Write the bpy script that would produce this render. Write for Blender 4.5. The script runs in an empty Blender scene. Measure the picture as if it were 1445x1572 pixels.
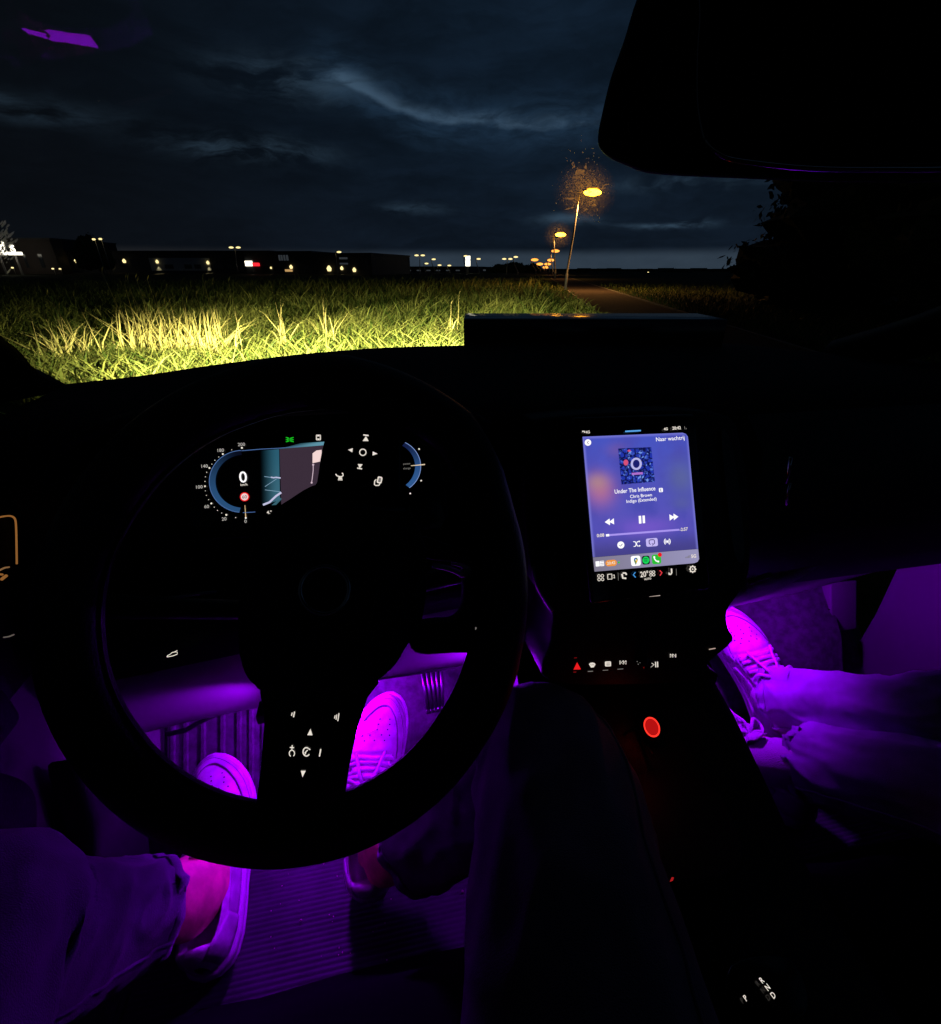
import bpy, bmesh, math, random
import numpy as np
from mathutils import Vector, Matrix, noise

random.seed(7)
RNG = np.random.default_rng(7)
sc = bpy.context.scene

# ------------------------------------------------------------------ camera
PITCH = math.radians(27.26)
YAW = math.radians(10.9)                 # the car stands turned a little to the left of the view
EYE = np.array([0.0, 0.0, 1.2])
FPX, CX, CY = 724.0, 722.5, 786.0
cam_d = bpy.data.cameras.new('camera')
cam = bpy.data.objects.new('camera', cam_d)
sc.collection.objects.link(cam)
cam.location = EYE
cam.rotation_euler = (math.pi / 2 - PITCH, 0, 0)
cam_d.sensor_fit = 'VERTICAL'
cam_d.sensor_height = 24.0
cam_d.lens = 724.0 / 1572.0 * 24.0
cam_d.clip_start = 0.01
cam_d.clip_end = 6000
sc.camera = cam

# ------------------------------------------------------------------ view / render
sc.view_settings.view_transform = 'Standard'
sc.view_settings.look = 'None'
sc.view_settings.exposure = 0
sc.view_settings.gamma = 1
sc.render.engine = 'CYCLES'
sc.cycles.use_denoising = True
sc.cycles.max_bounces = 6
sc.cycles.diffuse_bounces = 3
sc.cycles.glossy_bounces = 3
sc.cycles.transparent_max_bounces = 12
sc.cycles.sample_clamp_indirect = 4.0

HEAD_P = 14000.0                         # watts of each headlight beam
STRIP = 24.0                             # brightness of the added violet strip
BOW, HDY = 0.6, 0.50                     # plan curve and place of the windscreen's upper edge
# violet footwell lights and added panel fills: place in the car, aim, watts all round, watts in the beam
LEDS = (((-0.125, 0.662, 0.592), (-0.15, 0.5, 0.3), 10.0, 0.0),
        ((0.118, 0.515, 0.67), (0.10, 0.56, 0.60), 2.4, 0.0),  # added fill for the right end of the knee panel
        ((-0.17, 0.47, 0.672), (-0.32, 0.565, 0.62), 0.0, 4.5),  # added fill for the left of the knee panel
        ((0.50, 0.535, 0.655), (0.72, 0.56, 0.69), 0.0, 7.0),  # added fill for the glovebox panel
        ((0.615, 0.603, 0.688), (0.70, 0.69, 0.45), 7.0, 0.6))


def lin(c):
    return c / 12.92 if c <= 0.04045 else ((c + 0.055) / 1.055) ** 2.4


def S(r, g, b):
    return (lin(r / 255), lin(g / 255), lin(b / 255), 1.0)


# ------------------------------------------------------------------ world: dusk sky with heavy cloud
world = bpy.data.worlds.new('World')
sc.world = world
world.use_nodes = True
NT = world.node_tree
for n in list(NT.nodes):
    NT.nodes.remove(n)


class NodeKit:
    def __init__(self, nt):
        self.nt = nt

    def new(self, t, **kw):
        n = self.nt.nodes.new(t)
        for k, v in kw.items():
            setattr(n, k, v)
        return n

    def put(self, sock, v):
        if hasattr(v, 'links') or hasattr(v, 'is_linked'):
            self.nt.links.new(v, sock)
        else:
            sock.default_value = v

    def math(self, op, a, b=0.0, c=0.0, clamp=False):
        n = self.new('ShaderNodeMath', operation=op)
        n.use_clamp = clamp
        self.put(n.inputs[0], a)
        self.put(n.inputs[1], b)
        self.put(n.inputs[2], c)
        return n.outputs[0]

    def mix(self, f, a, b, blend='MIX'):
        n = self.new('ShaderNodeMix', data_type='RGBA', blend_type=blend)
        self.put(n.inputs['Factor'], f)
        self.put(n.inputs['A'], a)
        self.put(n.inputs['B'], b)
        return n.outputs['Result']

    def noise(self, vec, scale, detail=4.0, rough=0.5, lac=2.0):
        n = self.new('ShaderNodeTexNoise')
        if vec is not None:
            self.nt.links.new(vec, n.inputs['Vector'])
        n.inputs['Scale'].default_value = scale
        n.inputs['Detail'].default_value = detail
        n.inputs['Roughness'].default_value = rough
        n.inputs['Lacunarity'].default_value = lac
        return n.outputs['Fac']

    def comb(self, x, y, z=0.0):
        n = self.new('ShaderNodeCombineXYZ')
        self.put(n.inputs[0], x)
        self.put(n.inputs[1], y)
        self.put(n.inputs[2], z)
        return n.outputs[0]

    def gauss(self, x, c, w):
        d = self.math('DIVIDE', self.math('SUBTRACT', x, c), w)
        return self.math('EXPONENT', self.math('MULTIPLY', self.math('MULTIPLY', d, d), -1.0))

    def ramp(self, x, a, b):
        n = self.new('ShaderNodeMapRange', interpolation_type='SMOOTHSTEP')
        self.put(n.inputs['Value'], x)
        n.inputs['From Min'].default_value = a
        n.inputs['From Max'].default_value = b
        return n.outputs['Result']


K = NodeKit(NT)
tc = K.new('ShaderNodeTexCoord')
sx = K.new('ShaderNodeSeparateXYZ')
NT.links.new(tc.outputs['Generated'], sx.inputs[0])
az = K.math('ARCTAN2', sx.outputs['X'], sx.outputs['Y'])
el = K.math('ARCSINE', sx.outputs['Z'])
uv = K.comb(az, K.math('MULTIPLY', el, 2.6))
uvs = K.comb(K.math('MULTIPLY', az, 1.0), K.math('MULTIPLY', el, 6.0))
n1 = K.noise(uv, 3.2, 5, 0.55)
n2 = K.noise(uvs, 4.0, 6, 0.6)
n3 = K.noise(uv, 9.0, 4, 0.6)
# base: bluer to the right of the view, neutral and darker to the left
side = K.ramp(az, -0.75, 0.15)
base = K.mix(side, S(9, 13, 18), S(15, 27, 40))
low = K.ramp(el, 0.0, 0.24)
base = K.mix(K.math('MULTIPLY', K.math('SUBTRACT', 1.0, low), 0.35), base, S(17, 19, 24))
warp = K.noise(uv, 5.0, 3)
uvw = K.comb(K.math('ADD', az, K.math('MULTIPLY', warp, 0.16)), K.math('ADD', K.math('MULTIPLY', el, 4.2), K.math('MULTIPLY', n1, 0.45)))
n4 = K.noise(uvw, 5.5, 8, 0.62)
n5 = K.noise(uvw, 16.0, 6, 0.65)
cl = K.ramp(K.math('ADD', K.math('MULTIPLY', n1, 0.55), K.math('MULTIPLY', n4, 0.45)), 0.36, 0.64)
base = K.mix(K.math('ADD', K.math('MULTIPLY', cl, K.math('ADD', 0.35, K.math('MULTIPLY', side, 0.65))), 0.12), K.mix(0.42, base, (0.0005, 0.0007, 0.0010, 1)), K.mix(1.0, base, (1.15, 1.2, 1.25, 1), 'MULTIPLY'))
base = K.mix(K.math('MULTIPLY', K.ramp(n5, 0.42, 0.72), 0.18), base, K.mix(1.0, base, (1.6, 1.65, 1.7, 1), 'MULTIPLY'))
# pale rift between the cloud decks, broken and wavering
wob = K.math('MULTIPLY', K.math('SUBTRACT', K.noise(uv, 7.0, 5, 0.6), 0.5), 0.030)
elc = K.math('ADD', 0.213, K.math('MULTIPLY', az, -0.03))
elc = K.math('ADD', elc, K.math('MULTIPLY', K.ramp(az, -0.06, -0.24), 0.046))
elc = K.math('ADD', elc, wob)
d1 = K.math('SUBTRACT', el, elc)
band = K.math('MULTIPLY', K.ramp(d1, -0.006, 0.003), K.ramp(d1, 0.026, 0.001))
soft = K.math('MULTIPLY', K.ramp(d1, -0.05, 0.0), K.ramp(d1, 0.06, 0.0))
wind = K.math('MULTIPLY', K.ramp(az, -0.29, -0.20), K.ramp(az, 0.7, 0.3))
brk = K.math('ADD', 0.12, K.math('MULTIPLY', K.ramp(n4, 0.40, 0.62), 0.95))
band = K.math('MULTIPLY', K.math('MULTIPLY', band, wind), brk)
soft = K.math('MULTIPLY', K.math('MULTIPLY', soft, wind), K.math('ADD', 0.1, K.math('MULTIPLY', K.ramp(n5, 0.3, 0.7), 0.35)))
col = K.mix(soft, base, S(38, 62, 86))
col = K.mix(K.math('MULTIPLY', band, 0.5), col, S(72, 97, 120))
# fainter rims elsewhere
for (a0, e0, wa, we, amt) in ((-0.36, 0.168, 0.10, 0.014, 0.35), (-0.66, 0.19, 0.11, 0.013, 0.14),
                              (-0.28, 0.255, 0.10, 0.02, 0.25), (0.17, 0.075, 0.05, 0.008, 0.3),
                              (-0.1, 0.094, 0.05, 0.008, 0.22), (0.36, 0.125, 0.10, 0.01, 0.25),
                              (0.35, 0.066, 0.06, 0.005, 0.5)):
    g = K.math('MULTIPLY', K.gauss(az, a0, wa), K.gauss(K.math('ADD', el, wob), e0, we))
    g = K.math('MULTIPLY', g, K.math('MULTIPLY', K.ramp(n4, 0.38, 0.66), amt * 1.5))
    col = K.mix(g, col, S(72, 98, 120))
# pale strip of clear sky along the horizon
hz = K.math('MULTIPLY', K.ramp(el, 0.036, 0.018), K.math('ADD', 0.35, K.math('MULTIPLY', n3, 0.6)))
hz = K.math('MULTIPLY', hz, K.math('ADD', 0.45, K.math('MULTIPLY', K.ramp(az, -0.4, 0.1), 0.45)))
col = K.mix(hz, col, K.mix(K.ramp(az, -0.5, -0.05), S(62, 63, 65), S(60, 74, 88)))
bg = K.new('ShaderNodeBackground')
NT.links.new(col, bg.inputs['Color'])
bg.inputs['Strength'].default_value = 1.0
wo = K.new('ShaderNodeOutputWorld')
NT.links.new(bg.outputs[0], wo.inputs['Surface'])

# ------------------------------------------------------------------ pixel rays (planning aid: where a line of sight meets a real plane)
Rv = np.array([1.0, 0, 0])
Uv = np.array([0, math.sin(PITCH), math.cos(PITCH)])
Fv = np.array([0, math.cos(PITCH), -math.sin(PITCH)])
_c, _s = math.cos(YAW), math.sin(YAW)
RC = np.array([[_c, _s, 0], [-_s, _c, 0], [0, 0, 1]])


def wray(px, py):
    return ((px - CX) * Rv - (py - CY) * Uv + FPX * Fv) / FPX


def ray(px, py):
    return RC @ wray(px, py)


def at_depth(px, py, d):
    return EYE + ray(px, py) * d


def at_x(px, py, x):
    d = ray(px, py)
    return EYE + d * (x / d[0])


def at_y(px, py, y):
    d = ray(px, py)
    return EYE + d * (y / d[1])


def at_z(px, py, z):
    d = ray(px, py)
    return EYE + d * ((z - EYE[2]) / d[2])


def far_at(px, py, dist):
    """world point on the line of sight at horizontal distance dist"""
    d = wray(px, py)
    return EYE + d * (dist / math.hypot(d[0], d[1]))


def unit(v):
    v = np.asarray(v, float)
    return v / np.linalg.norm(v)


class Plane:
    """a real plane in the car's space with a right and an up axis"""

    def __init__(self, o, n, right=(1, 0, 0)):
        self.o = np.asarray(o, float)
        self.n = unit(n)
        r = np.asarray(right, float)
        self.r = unit(r - self.n * (r @ self.n))
        self.u = np.cross(self.n, self.r)

    def at(self, px, py, lift=0.0):
        d = ray(px, py)
        o = self.o + self.n * lift
        return EYE + d * (((o - EYE) @ self.n) / (d @ self.n))


# ------------------------------------------------------------------ materials
def mat(name, color, rough=0.6, metal=0.0, bump=None, spec=0.3, var=None, sheen=0.0):
    m = bpy.data.materials.new(name)
    m.use_nodes = True
    nt = m.node_tree
    b = nt.nodes['Principled BSDF']
    k = NodeKit(nt)
    c = tuple(color[:3]) + (1,)
    b.inputs['Base Color'].default_value = c
    b.inputs['Roughness'].default_value = rough
    b.inputs['Metallic'].default_value = metal
    b.inputs['Specular IOR Level'].default_value = spec
    if sheen:
        b.inputs['Sheen Weight'].default_value = sheen
    t = k.new('ShaderNodeTexCoord')
    if var:
        sc_, amt = var
        f = k.ramp(k.noise(t.outputs['Object'], sc_, 4), 0.3, 0.7)
        nt.links.new(k.mix(f, tuple(x * (1 - amt) for x in c[:3]) + (1,), tuple(min(1, x * (1 + amt)) for x in c[:3]) + (1,)), b.inputs['Base Color'])
    if bump:
        sc_, st = bump
        bn = k.new('ShaderNodeBump')
        bn.inputs['Strength'].default_value = st
        bn.inputs['Distance'].default_value = 0.002
        nt.links.new(k.noise(t.outputs['Object'], sc_, 3), bn.inputs['Height'])
        nt.links.new(bn.outputs[0], b.inputs['Normal'])
    return m


def glow(name, color, strength=1.0):
    m = bpy.data.materials.new(name)
    m.use_nodes = True
    nt = m.node_tree
    for n in list(nt.nodes):
        nt.nodes.remove(n)
    e = nt.nodes.new('ShaderNodeEmission')
    e.inputs[0].default_value = tuple(color[:3]) + (1,)
    e.inputs[1].default_value = strength
    o = nt.nodes.new('ShaderNodeOutputMaterial')
    nt.links.new(e.outputs[0], o.inputs[0])
    return m


M = {}
M['black'] = mat('black_plastic', (0.006, 0.006, 0.007), 0.55, bump=(600, 0.25))
M['soft'] = mat('soft_black_dash', (0.008, 0.008, 0.009), 0.75, bump=(500, 0.4), spec=0.2)
M['gloss'] = mat('gloss_black', (0.004, 0.004, 0.004), 0.15, spec=0.4)
M['leather'] = mat('black_leather', (0.006, 0.006, 0.007), 0.5, bump=(420, 0.35), spec=0.3)
M['panel'] = mat('grey_trim', (0.12, 0.115, 0.12), 0.6, bump=(700, 0.2), spec=0.25)
M['door'] = mat('dark_door_trim', (0.085, 0.08, 0.085), 0.65, bump=(700, 0.2), spec=0.2)
M['carpet'] = mat('dark_carpet', (0.085, 0.085, 0.09), 0.95, bump=(900, 0.9), spec=0.05, var=(60, 0.3))
M['rubber'] = mat('ribbed_rubber', (0.035, 0.034, 0.042), 0.6, spec=0.3, bump=(900, 0.4), var=(14, 0.35))
M['steel'] = mat('brushed_steel', (0.30, 0.30, 0.31), 0.35, 1.0)
M['chrome'] = mat('satin_chrome', (0.6, 0.6, 0.62), 0.18, 1.0)
M['seat'] = mat('dark_seat_cloth', (0.004, 0.004, 0.0045), 0.95, spec=0.02)
M['pale_trim'] = mat('pale_satin_trim', (0.55, 0.54, 0.56), 0.5)
M['leath_white'] = mat('white_leather', (0.66, 0.64, 0.66), 0.55, bump=(150, 0.5), spec=0.3, var=(45, 0.22))
M['leath_shade'] = mat('pale_grey_leather', (0.50, 0.48, 0.52), 0.6, bump=(170, 0.45), spec=0.3, var=(40, 0.22))
M['sole'] = mat('white_rubber_sole', (0.62, 0.60, 0.66), 0.6, bump=(200, 0.15), spec=0.25, var=(18, 0.12))
M['sock'] = mat('white_sock', (0.6, 0.58, 0.62), 0.95, bump=(500, 0.9))
M['lace'] = mat('white_lace', (0.72, 0.70, 0.74), 0.85, bump=(900, 0.8))
M['hole'] = mat('dark_perforation', (0.05, 0.04, 0.06), 0.9)
M['seam'] = mat('dark_seam_gap', (0.16, 0.14, 0.17), 0.9)  # dark joint lines between the shoe panels
M['lining'] = mat('dark_lining', (0.06, 0.06, 0.07), 0.95)
M['skin'] = mat('skin', (0.85, 0.36, 0.26), 0.55, bump=(160, 0.35), spec=0.25, var=(45, 0.22))
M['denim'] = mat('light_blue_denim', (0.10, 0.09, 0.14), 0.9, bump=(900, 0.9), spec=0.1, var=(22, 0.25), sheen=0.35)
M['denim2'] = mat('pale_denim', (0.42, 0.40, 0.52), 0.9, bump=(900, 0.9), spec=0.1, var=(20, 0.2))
M['dark_cloth'] = mat('dark_cloth', (0.03, 0.03, 0.04), 0.95, bump=(600, 0.6), spec=0.08)
M['crumb'] = mat('pale_crumb', (0.85, 0.5, 0.5), 0.8)
M['icon'] = glow('backlit_white', S(236, 226, 214), 1.0)
M['icon_dim'] = glow('backlit_dim', S(120, 116, 112), 1.0)
M['scale'] = glow('scale_print_light', S(175, 170, 165), 1.0)
M['white'] = glow('screen_white', S(250, 248, 250), 1.15)
M['amber'] = glow('amber_glint_and_mark', S(178, 118, 60), 0.55)  # amber reflection on the trim put in as glow; also backlit switch marks
M['green'] = glow('green_telltale', S(30, 205, 40), 1.0)
M['red'] = glow('red_backlight', (0.85, 0.012, 0.015), 1.0)
M['redhot'] = glow('red_ring_light', (1.6, 0.05, 0.03), 1.0)

# ------------------------------------------------------------------ object helpers
COL = sc.collection


def tag(o, label=None, cat=None, group=None, kind=None):
    if label:
        o['label'] = label
    if cat:
        o['category'] = cat
    if group:
        o['group'] = group
    if kind:
        o['kind'] = kind
    return o


def empty(name, loc=(0, 0, 0), rz=0.0, parent=None):
    o = bpy.data.objects.new(name, None)
    COL.objects.link(o)
    o.location = loc
    o.rotation_euler = (0, 0, rz)
    o.parent = parent
    o.empty_display_size = 0.1
    return o


def mesh(name, verts, faces, m, parent=None, smooth=True, fix=True, bevel=None, sub=0):
    me = bpy.data.meshes.new(name)
    me.from_pydata([tuple(map(float, v)) for v in verts], [], [tuple(int(i) for i in f) for f in faces])
    if fix:
        bm = bmesh.new()
        bm.from_mesh(me)
        bmesh.ops.recalc_face_normals(bm, faces=bm.faces)
        bm.to_mesh(me)
        bm.free()
    if smooth:
        me.polygons.foreach_set('use_smooth', [True] * len(me.polygons))
    me.materials.append(m)
    o = bpy.data.objects.new(name, me)
    COL.objects.link(o)
    o.parent = parent
    if bevel:
        b = o.modifiers.new('bevel', 'BEVEL')
        b.width = bevel
        b.segments = 3
        b.limit_method = 'ANGLE'
        b.angle_limit = math.radians(40)
    if sub:
        s_ = o.modifiers.new('subdivision', 'SUBSURF')
        s_.levels = s_.render_levels = sub
    return o


class MB:
    """collects shapes into one mesh"""

    def __init__(self):
        self.v, self.f = [], []

    def add(self, v, f):
        b = len(self.v)
        self.v += [np.asarray(p, float) for p in v]
        self.f += [tuple(i + b for i in q) for q in f]
        return self

    def box(self, lo, hi):
        x0, y0, z0 = lo
        x1, y1, z1 = hi
        v = [(x0, y0, z0), (x1, y0, z0), (x1, y1, z0), (x0, y1, z0), (x0, y0, z1), (x1, y0, z1), (x1, y1, z1), (x0, y1, z1)]
        return self.add(v, [(0, 3, 2, 1), (4, 5, 6, 7), (0, 1, 5, 4), (1, 2, 6, 5), (2, 3, 7, 6), (3, 0, 4, 7)])

    def grid(self, rows, close_u=False, close_v=False):
        nr, nc = len(rows), len(rows[0])
        v = [p for r in rows for p in r]
        f = []
        for i in range(nr if close_v else nr - 1):
            for j in range(nc if close_u else nc - 1):
                a, b = i * nc + j, i * nc + (j + 1) % nc
                i2 = (i + 1) % nr
                f.append((a, b, i2 * nc + (j + 1) % nc, i2 * nc + j))
        return self.add(v, f)

    def tube(self, path, r, n=8, caps=True, closed=False):
        path = [np.asarray(p, float) for p in path]
        N = len(path)
        rr = [r] * N if np.isscalar(r) else list(r)
        rows = []
        up = np.array([0, 0, 1.0])
        prev = None
        for i, p in enumerate(path):
            a = path[(i - 1) % N] if (closed or i) else path[0]
            b = path[(i + 1) % N] if (closed or i < N - 1) else path[-1]
            t = unit(b - a)
            if prev is None:
                ref = up if abs(t[2]) < 0.9 else np.array([1.0, 0, 0])
                e1 = unit(np.cross(t, ref))
            else:
                e1 = unit(prev - t * (prev @ t))
            prev = e1
            e2 = np.cross(t, e1)
            rows.append([p + rr[i] * (math.cos(2 * math.pi * j / n) * e1 + math.sin(2 * math.pi * j / n) * e2) for j in range(n)])
        self.grid(rows, close_u=True, close_v=closed)
        if caps and not closed:
            b = len(self.v)
            self.f.append(tuple(b - N * n + j for j in reversed(range(n))))
            self.f.append(tuple(b - n + j for j in range(n)))
        return self

    def prism(self, outline, vec):
        o = [np.asarray(p, float) for p in outline]
        n = len(o)
        v = o + [p + vec for p in o]
        f = [tuple(range(n)), tuple(reversed(range(n, 2 * n)))]
        f += [(i, i + n, (i + 1) % n + n, (i + 1) % n) for i in range(n)]
        return self.add(v, f)

    def build(self, name, m, parent=None, **kw):
        return mesh(name, self.v, self.f, m, parent, **kw)


def spline(pts, n=6, closed=False):
    """Catmull-Rom through pts"""
    P = [np.asarray(p, float) for p in pts]
    N = len(P)
    out = []
    for i in range(N if closed else N - 1):
        p0 = P[(i - 1) % N] if (closed or i > 0) else P[0]
        p1, p2 = P[i], P[(i + 1) % N]
        p3 = P[(i + 2) % N] if (closed or i + 2 < N) else P[-1]
        for k in range(n):
            t = k / n
            out.append(0.5 * ((2 * p1) + (-p0 + p2) * t + (2 * p0 - 5 * p1 + 4 * p2 - p3) * t * t + (-p0 + 3 * p1 - 3 * p2 + p3) * t ** 3))
    if not closed:
        out.append(P[-1])
    return out


class Draw:
    """flat marks on a real plane; shapes given as the sight lines of their corners"""

    def __init__(self, plane, lift=0.0006):
        self.p, self.l = plane, lift
        self.v, self.f = [], []

    def poly(self, pts):
        b = len(self.v)
        self.v += [self.p.at(x, y, self.l) for x, y in pts]
        self.f.append(tuple(range(b, b + len(pts))))
        return self

    def strip(self, A, B):
        b = len(self.v)
        n = len(A)
        self.v += [self.p.at(x, y, self.l) for x, y in A] + [self.p.at(x, y, self.l) for x, y in B]
        self.f += [(b + i, b + i + 1, b + n + i + 1, b + n + i) for i in range(n - 1)]
        return self

    def ell(self, cx, cy, rx, ry=None, n=28):
        ry = ry or rx
        return self.poly([(cx + rx * math.cos(2 * math.pi * i / n), cy + ry * math.sin(2 * math.pi * i / n)) for i in range(n)])

    def ring(self, cx, cy, rx, ry, w, a0=0, a1=360, n=40):
        t = [math.radians(a0 + (a1 - a0) * i / n) for i in range(n + 1)]
        A = [(cx + rx * math.cos(k), cy + ry * math.sin(k)) for k in t]
        B = [(cx + (rx - w) * math.cos(k), cy + (ry - w) * math.sin(k)) for k in t]
        return self.strip(A, B)

    def line(self, pts, w):
        pts = [np.asarray(p, float) for p in pts]
        A, B = [], []
        for i, p in enumerate(pts):
            t = unit(pts[min(i + 1, len(pts) - 1)] - pts[max(i - 1, 0)])
            nrm = np.array([-t[1], t[0]]) * w / 2
            A.append(p + nrm)
            B.append(p - nrm)
        return self.strip(A, B)

    def rrect(self, cx, cy, w, h, r, ang=0.0, n=5):
        pts = []
        for (qx, qy, a0) in ((1, -1, -90), (1, 1, 0), (-1, 1, 90), (-1, -1, 180)):
            for i in range(n + 1):
                a = math.radians(a0 + 90 * i / n)
                pts.append((qx * (w / 2 - r) + r * math.cos(a), qy * (h / 2 - r) + r * math.sin(a)))
        c, s = math.cos(ang), math.sin(ang)
        return self.poly([(cx + x * c - y * s, cy + x * s + y * c) for x, y in pts])

    def build(self, name, m, parent):
        return mesh(name, self.v, self.f, m, parent, smooth=False, fix=False)


def text(name, s, plane, px, py, h, m, parent, align='LEFT', lift=0.0009, bold=0.0, squeeze=1.0, turn=0.0):
    """lettering on a plane; px,py is the baseline point on the sight line, h the capital height in those pixels"""
    p = plane.at(px, py, lift)
    hh = np.linalg.norm(plane.at(px, py - h, lift) - p)
    cu = bpy.data.curves.new(name, 'FONT')
    cu.body = s
    cu.size = hh / 0.70
    cu.align_x = align
    cu.offset = bold * hh
    cu.resolution_u = 3
    o = bpy.data.objects.new(name, cu)
    COL.objects.link(o)
    o.parent = parent
    mw = Matrix(((plane.r[0] * squeeze, plane.u[0], plane.n[0], p[0]), (plane.r[1] * squeeze, plane.u[1], plane.n[1], p[1]),
                 (plane.r[2] * squeeze, plane.u[2], plane.n[2], p[2]), (0, 0, 0, 1)))
    o.matrix_local = mw @ Matrix.Rotation(turn, 4, 'Z')
    cu.materials.append(m)
    return o


def lamp(name, kind, loc, power, color, parent=None, **kw):
    d = bpy.data.lights.new(name, kind)
    d.energy = power
    d.color = color
    for k, v in kw.items():
        setattr(d, k, v)
    o = bpy.data.objects.new(name, d)
    COL.objects.link(o)
    o.location = loc
    o.parent = parent
    return o


def aim(o, frm, to):
    o.rotation_euler = (Vector(to) - Vector(frm)).to_track_quat('-Z', 'Y').to_euler()


def nz(p, s):
    return noise.noise(Vector((p[0] * s, p[1] * s, p[2] * s)))


# ================================================================== THE LAND
def gmat(name, c1, c2, scale):
    m = mat(name, c1, 0.95, spec=0.05)
    nt = m.node_tree
    k = NodeKit(nt)
    t = k.new('ShaderNodeTexCoord')
    f = k.ramp(k.noise(t.outputs['Object'], scale, 6, 0.65), 0.3, 0.7)
    nt.links.new(k.mix(f, tuple(c1) + (1,), tuple(c2) + (1,)), nt.nodes['Principled BSDF'].inputs['Base Color'])
    return m


g = MB()
g.grid([[(x, y, 0) for x in np.linspace(-1500, 1500, 7)] for y in np.linspace(-300, 2500, 7)])
tag(g.build('ground', gmat('field_soil', (0.018, 0.022, 0.008), (0.045, 0.05, 0.018), 3.0), None, smooth=False), kind='structure')


def path_l(y):
    return 1.9 + 0.128 * y


def path_r(y):
    return 4.35 + 0.135 * y


ys = [-6, 0, 5, 10, 15, 20, 30, 40, 60, 90, 130, 180, 260]
pm = gmat('asphalt', (0.030, 0.024, 0.021), (0.065, 0.052, 0.046), 9.0)
p_ = MB().grid([[(path_l(y), y, 0.004), (path_r(y), y, 0.004)] for y in ys])
tag(p_.build('path', pm, None, smooth=False), kind='structure')
kb = MB()
for (fn, sgn) in ((path_l, -1), (path_r, 1)):
    kb.grid([[(fn(y), y, 0.0), (fn(y), y, 0.045), (fn(y) + sgn * 0.08, y, 0.045), (fn(y) + sgn * 0.08, y, 0.0)] for y in ys])
tag(kb.build('kerb', mat('concrete_edging', (0.13, 0.125, 0.115), 0.9, var=(6, 0.3)), None, smooth=False), kind='structure')

# ---- grass of the field: one mass of blades
def blade_material(name, c_a, c_b):
    m = mat(name, c_a, 0.6, spec=0.15)
    nt = m.node_tree
    k = NodeKit(nt)
    at = k.new('ShaderNodeAttribute', attribute_name='tone')
    b = nt.nodes['Principled BSDF']
    nt.links.new(k.mix(at.outputs['Fac'], tuple(c_a) + (1,), tuple(c_b) + (1,)), b.inputs['Base Color'])
    return m


def blades(name, base, height, width, lean, tone, m, parent=None, droop=0.5):
    """ribbons of two quads and a tip; base (n,3), lean (n,2) horizontal offset of the tip"""
    n = len(base)
    ang = RNG.uniform(0, math.pi, n)
    wx, wy = np.cos(ang) * width / 2, np.sin(ang) * width / 2
    V = np.zeros((n, 7, 3), np.float32)
    for i, (t, ww) in enumerate(((0.0, 0.8), (0.4, 1.0), (0.75, 0.7))):
        cxy = base[:, :2] + lean * (t ** 1.7)[..., None] if False else base[:, :2] + lean * (t ** 1.7)
        z = base[:, 2] + height * (t - droop * 0.35 * t ** 3)
        V[:, 2 * i, 0], V[:, 2 * i, 1], V[:, 2 * i, 2] = cxy[:, 0] - wx * ww, cxy[:, 1] - wy * ww, z
        V[:, 2 * i + 1, 0], V[:, 2 * i + 1, 1], V[:, 2 * i + 1, 2] = cxy[:, 0] + wx * ww, cxy[:, 1] + wy * ww, z
    V[:, 6, :2] = base[:, :2] + lean
    V[:, 6, 2] = base[:, 2] + height * (1 - droop * 0.35)
    off = (np.arange(n) * 7)[:, None]
    loops = (np.array([0, 1, 3, 2, 2, 3, 5, 4, 4, 5, 6])[None] + off).astype(np.int32).ravel()
    tot = np.tile(np.array([4, 4, 3], np.int32), n)
    start = np.concatenate(([0], np.cumsum(tot)[:-1])).astype(np.int32)
    me = bpy.data.meshes.new(name)
    me.vertices.add(n * 7)
    me.vertices.foreach_set('co', V.ravel())
    me.loops.add(len(loops))
    me.loops.foreach_set('vertex_index', loops)
    me.polygons.add(len(tot))
    me.polygons.foreach_set('loop_start', start)
    me.polygons.foreach_set('loop_total', tot)
    a = me.attributes.new('tone', 'FLOAT', 'POINT')
    a.data.foreach_set('value', np.repeat(tone.astype(np.float32), 7))
    me.update()
    me.validate()
    me.materials.append(m)
    o = bpy.data.objects.new(name, me)
    COL.objects.link(o)
    o.parent = parent
    return o


GR = blade_material('grass_blade', (0.022, 0.055, 0.008), (0.20, 0.21, 0.055))
RD = blade_material('reed_blade', (0.12, 0.15, 0.035), (0.52, 0.46, 0.17))


def lump(xy, s, seed):
    return np.array([noise.noise(Vector((x * s, y * s, seed))) for x, y in xy])


n = 130000
d = 4.4 / (1 - RNG.uniform(0, 1, n) * (1 - 4.4 / 60.0))
azr = np.radians(RNG.uniform(-46, 24, n))
bx, by = d * np.sin(azr), d * np.cos(azr)
keep = (bx < path_l(by) - 0.1) & ~((bx < 1.6) & (by < 4.6))
bx, by, d = bx[keep], by[keep], d[keep]
xy = np.stack([bx, by], 1)
l1 = lump(xy, 0.55, 3.1)
l2 = lump(xy, 1.7, 9.7)
l3 = lump(xy, 0.23, 40.0)
hgt = (0.16 + 0.22 * RNG.uniform(0, 1, len(d)) ** 1.5 + 0.30 * np.clip(l1 + 0.10, 0, 1) + 0.20 * np.clip(l2, -.5, 1) + 0.15 * l3) * (0.85 + 0.02 * np.minimum(d, 30))
hgt *= np.where(RNG.uniform(0, 1, len(d)) < 0.025, 1.7, 1.0)
hgt *= np.interp(d, [4, 9, 14], [0.72, 0.85, 1.0])
bare = lump(xy, 0.8, 77.0) + 0.5 * lump(xy, 2.6, 55.0)
hgt *= np.where(bare > 0.28, 0.45, 1.0)
hgt *= np.where(path_l(by) - bx < 1.2, 0.5, 1.0)
hgt = np.maximum(hgt, 0.07)
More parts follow.
